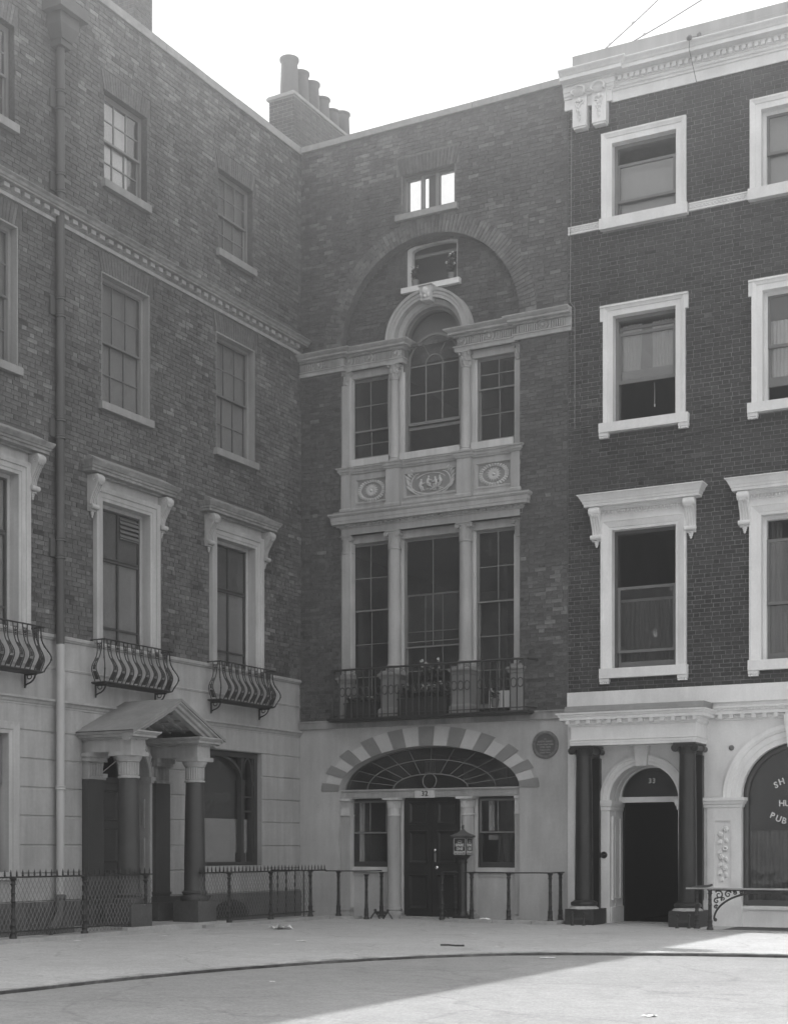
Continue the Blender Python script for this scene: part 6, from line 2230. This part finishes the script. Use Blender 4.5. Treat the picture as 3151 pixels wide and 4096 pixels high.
MB().lathe(0, 0, [(.06, 0), (.075, .13), (.082, .13), (.082, .16)], 12).build('pot', 'clay', fb3)
flowers(fb3, .05, .05, .16, 12, .22, .1)
MB().box(-.18, .36, .12, .125, .0, .32).build('white_cloth', 'paper', fb3)
fig = thing('potted_plant', 'tall flowering plant in a pale pot behind the centre of the balcony', 'plant', (2.98, .02, 4.27))
MB().lathe(0, 0, [(.09, 0), (.11, .22), (.12, .22), (.12, .26)], 14).build('pot', 'casing', fig, smooth=40)
flowers(fig, .22, .06, .25, 50, .55, .3)
jg = thing('jug', 'white jug standing behind the left flower box on the balcony', 'jug', (1.60, .02, 4.0))
MB().lathe(0, 0, [(.05, 0), (.085, .06), (.09, .16), (.05, .27), (.045, .33), (.065, .38), (.05, .38)], 16).build('body', 'paper', jg, smooth=50)
MB().tube([(.07, 0, .1), (.13, 0, .17), (.12, 0, .28), (.05, 0, .34)], .012, 6).build('handle', 'paper', jg)
# pots on the tympanum window sill
for (x, h, n, lab, nm) in ((2.52, .15, 7, 'small potted plant at the left of the arched attic sill', 1), (3.31, .30, 26, 'bushy potted plant at the right of the arched attic sill', 2)):
    p = thing('potted_plant', lab, 'plant', (x, .20, 12.37))
    MB().lathe(0, 0, [(.05, 0), (.065, .105), (.072, .105), (.072, .135)], 14).build('pot', 'clay', p, smooth=40)
    flowers(p, .05, .04, .13, n, h + .12, .7 if nm == 2 else .1)

# boot scrapers
def scraper(x, y, rz, lab):
    s_ = thing('boot_scraper', lab, 'boot scraper', (x, y, 0), rz)
    for u in (-.1, .1):
        MB().lathe(u, 0, [(.035, -.02), (.03, .03), (.016, .05), (.014, .2), (.026, .21), (.026, .24), (.01, .25)], 10).build('upright', 'iron', s_, smooth=40)
    MB().box(-.1, .1, -.006, .006, .10, .14).build('blade', 'iron', s_)
def scraper_x(x, y, lab):
    s_ = thing('boot_scraper', lab, 'boot scraper', (x, y, 0))
    for u in (-.14, .14):
        MB().tube([(u - .10, 0, .01), (u, 0, .15), (u + .10, 0, .01)], .016, 6).ball((u, 0, .17), .028, 8, 6).build('crossed_legs', 'iron', s_)
    MB().box(-.14, .14, -.008, .008, .10, .15).build('blade', 'iron', s_)
scraper(6.40, -1.0, .3, 'small boot scraper at the left column plinth of house 33')
scraper(8.30, -.98, .3, 'small boot scraper at the right column plinth of house 33')
scraper_x(2.18, -.55, 'crossed iron boot scraper left of the black double door')
scraper_x(3.62, -.42, 'crossed iron boot scraper beside the collecting box')

# aerial wires above the right house and cables on its front
def wire(name, lab, pts, r, mat, beads=(), cat='wire'):
    t = thing(name, lab, cat, pts[0])
    o = Vector(pts[0])
    MB().tube([Vector(p) - o for p in pts], r, 5).build('strand', mat, t)
    for (p, rr_) in beads:
        MB().ball(Vector(p) - o, rr_, 8, 6).build('insulator', 'casing' if rr_ < .035 else 'pipe', t, smooth=60)
def Rw(u, y, z):
    q = mwR @ Vector((u, y, z))
    return (q.x, q.y, q.z)
A, B = Vector(Rw(.32, .3, 15.92)), Vector(Rw(2.15, .3, 17.10))
wire('aerial_wire', 'upper aerial wire with insulators above the right parapet', [tuple(A), tuple(A.lerp(B, .5) - Vector((0, 0, .02))), tuple(B)], .012, 'wire', [(tuple(A.lerp(B, t)), .028) for t in (.21, .45)])
A2, B2 = Vector(Rw(.56, .3, 15.92)), Vector(Rw(2.9, .3, 16.70))
wire('aerial_wire', 'lower aerial wire with insulators above the right parapet', [tuple(A2), tuple(A2.lerp(B2, .5) - Vector((0, 0, .02))), tuple(B2)], .012, 'wire', [(tuple(A2.lerp(B2, t)), .028) for t in (.02, .34)])
wire('cable', 'pale cable running down the left edge of house 33', [Rw(.075, -.02, 14.6), Rw(.065, -.02, 12.85), Rw(.06, -.05, 12.72), Rw(.055, -.02, 12.6), Rw(.045, -.02, 11.42), Rw(.136, -.02, 11.3), Rw(.136, -.02, 9.08), Rw(.45, -.02, 9.09)], .007, 'cable', cat='cable')
wire('cable', 'dark cable sagging under the second-floor sills of house 33', [Rw(.6, -.02, 8.80), Rw(.75, -.02, 8.68), Rw(1.6, -.02, 8.62), Rw(2.4, -.02, 8.72), Rw(3.1, -.02, 8.80), Rw(3.9, -.02, 8.82), Rw(5, -.02, 8.86)], .008, 'wire', cat='cable')
wire('cable', 'thin wire with lamp fitting hanging over the right cornice', [Rw(2.45, -.05, 15.7), Rw(2.40, -.42, 15.52), Rw(2.40, -.44, 15.3), Rw(2.42, -.05, 14.9)], .006, 'wire', [(Rw(2.40, -.44, 15.5), .05)], cat='cable')
wire('cable', 'pale wire lying along the white parapet of the right house', [Rw(2.45, -.06, 15.72), Rw(3.2, -.06, 15.74), Rw(4.5, -.06, 15.76), Rw(6, -.06, 15.8)], .006, 'cable', [(Rw(2.47, -.07, 15.72), .04)], cat='cable')

# scraps of paper and rubbish on the ground
rl = random.Random(6)
def scrap(x, y, s_, lab, crumple=False, z=0.0):
    m = MB()
    n = 5
    vs, fs = [], []
    an = rl.uniform(0, PI)
    for j in range(n + 1):
        for i in range(n + 1):
            a, b = (i / n - .5) * s_ * 1.4, (j / n - .5) * s_
            a += rl.uniform(-.1, .1) * s_
            b += rl.uniform(-.1, .1) * s_
            h = .006 + abs(rl.gauss(0, .14 if crumple else .05)) * s_
            vs.append((a * math.cos(an) - b * math.sin(an), a * math.sin(an) + b * math.cos(an), h))
    for j in range(n):
        for i in range(n):
            q = j * (n + 1) + i
            fs.append((q, q + 1, q + n + 2, q + n + 1))
    m.add(vs, fs)
    o = m.build('paper_scrap', 'paper')
    o.location = (x, y, z)
    tag(o, lab, 'paper', 'scraps of paper on the ground')
scrap(2.41, -4.45, .30, 'largest crumpled sheet of waste paper lying before the spiked railing', True)
scrap(4.55, -.92, .13, 'crumpled ball of paper on the stone kerb right of the collecting box', True, .055)
for (x, y, s_, lab) in ((4.51, -7.15, .10, 'white paper scrap on the pavement in front of the corner of the railings'),
                        (1.89, -7.0, .09, 'white paper scrap on the pavement close to the porch step'),
                        (1.62, -8.7, .09, 'white paper scrap beside the stone kerb of the netted railing'),
                        (4.62, -7.94, .06, 'small round paper scrap midway between netted railing and kerb'),
                        (6.78, -2.55, .08, 'paper scrap on the pavement left of the black column plinth'),
                        (7.53, -6.86, .05, 'tiny paper scrap on the pavement beside the dark rag'),
                        (5.9, -4.2, .05, 'tiny paper scrap on the pavement facing the black double door')):
    scrap(x, y, s_, lab)
for (x, y, s_, lab) in ((8.8, -8.1, .12, 'white paper lump in the gutter where shadow meets sunlight'),
                        (12.1, -13.77, .09, 'oval paper scrap lying on the sunlit roadway'),
                        (7.6, -12.6, .05, 'tiny paper scrap on the shaded roadway near the kerb')):
    scrap(x, y, s_, lab, z=-KH)
st_ = MB().tube([(0, 0, .012), (.12, .02, .016), (.24, -.01, .012), (.36, .015, .014)], .014, 6).build('rag_strip', 'gutter')
st_.location = (6.75, -7.05, 0)
tag(st_, 'dark twisted rag lying on the pavement near the kerb', 'rag')

# ================================================================== haze volume added to stand in for the veil of lens flare
hz = MB().box(-75, 95, -95, 50, -1.6, 22.5)
hz = hz.build('haze', 'wire')
hm = bpy.data.materials.new('haze')
hm.use_nodes = True
hn = hm.node_tree
for n_ in list(hn.nodes):
    if n_.type == 'BSDF_PRINCIPLED':
        hn.nodes.remove(n_)
pvn = hn.nodes.new('ShaderNodeVolumePrincipled')
pvn.inputs['Color'].default_value = (.9, .9, .9, 1)
pvn.inputs['Density'].default_value = 0.0102
pvn.inputs['Anisotropy'].default_value = 0.9
hn.links.new(pvn.outputs[0], hn.nodes['Material Output'].inputs['Volume'])
hz.data.materials.clear()
hz.data.materials.append(hm)
hz['kind'] = 'stuff'
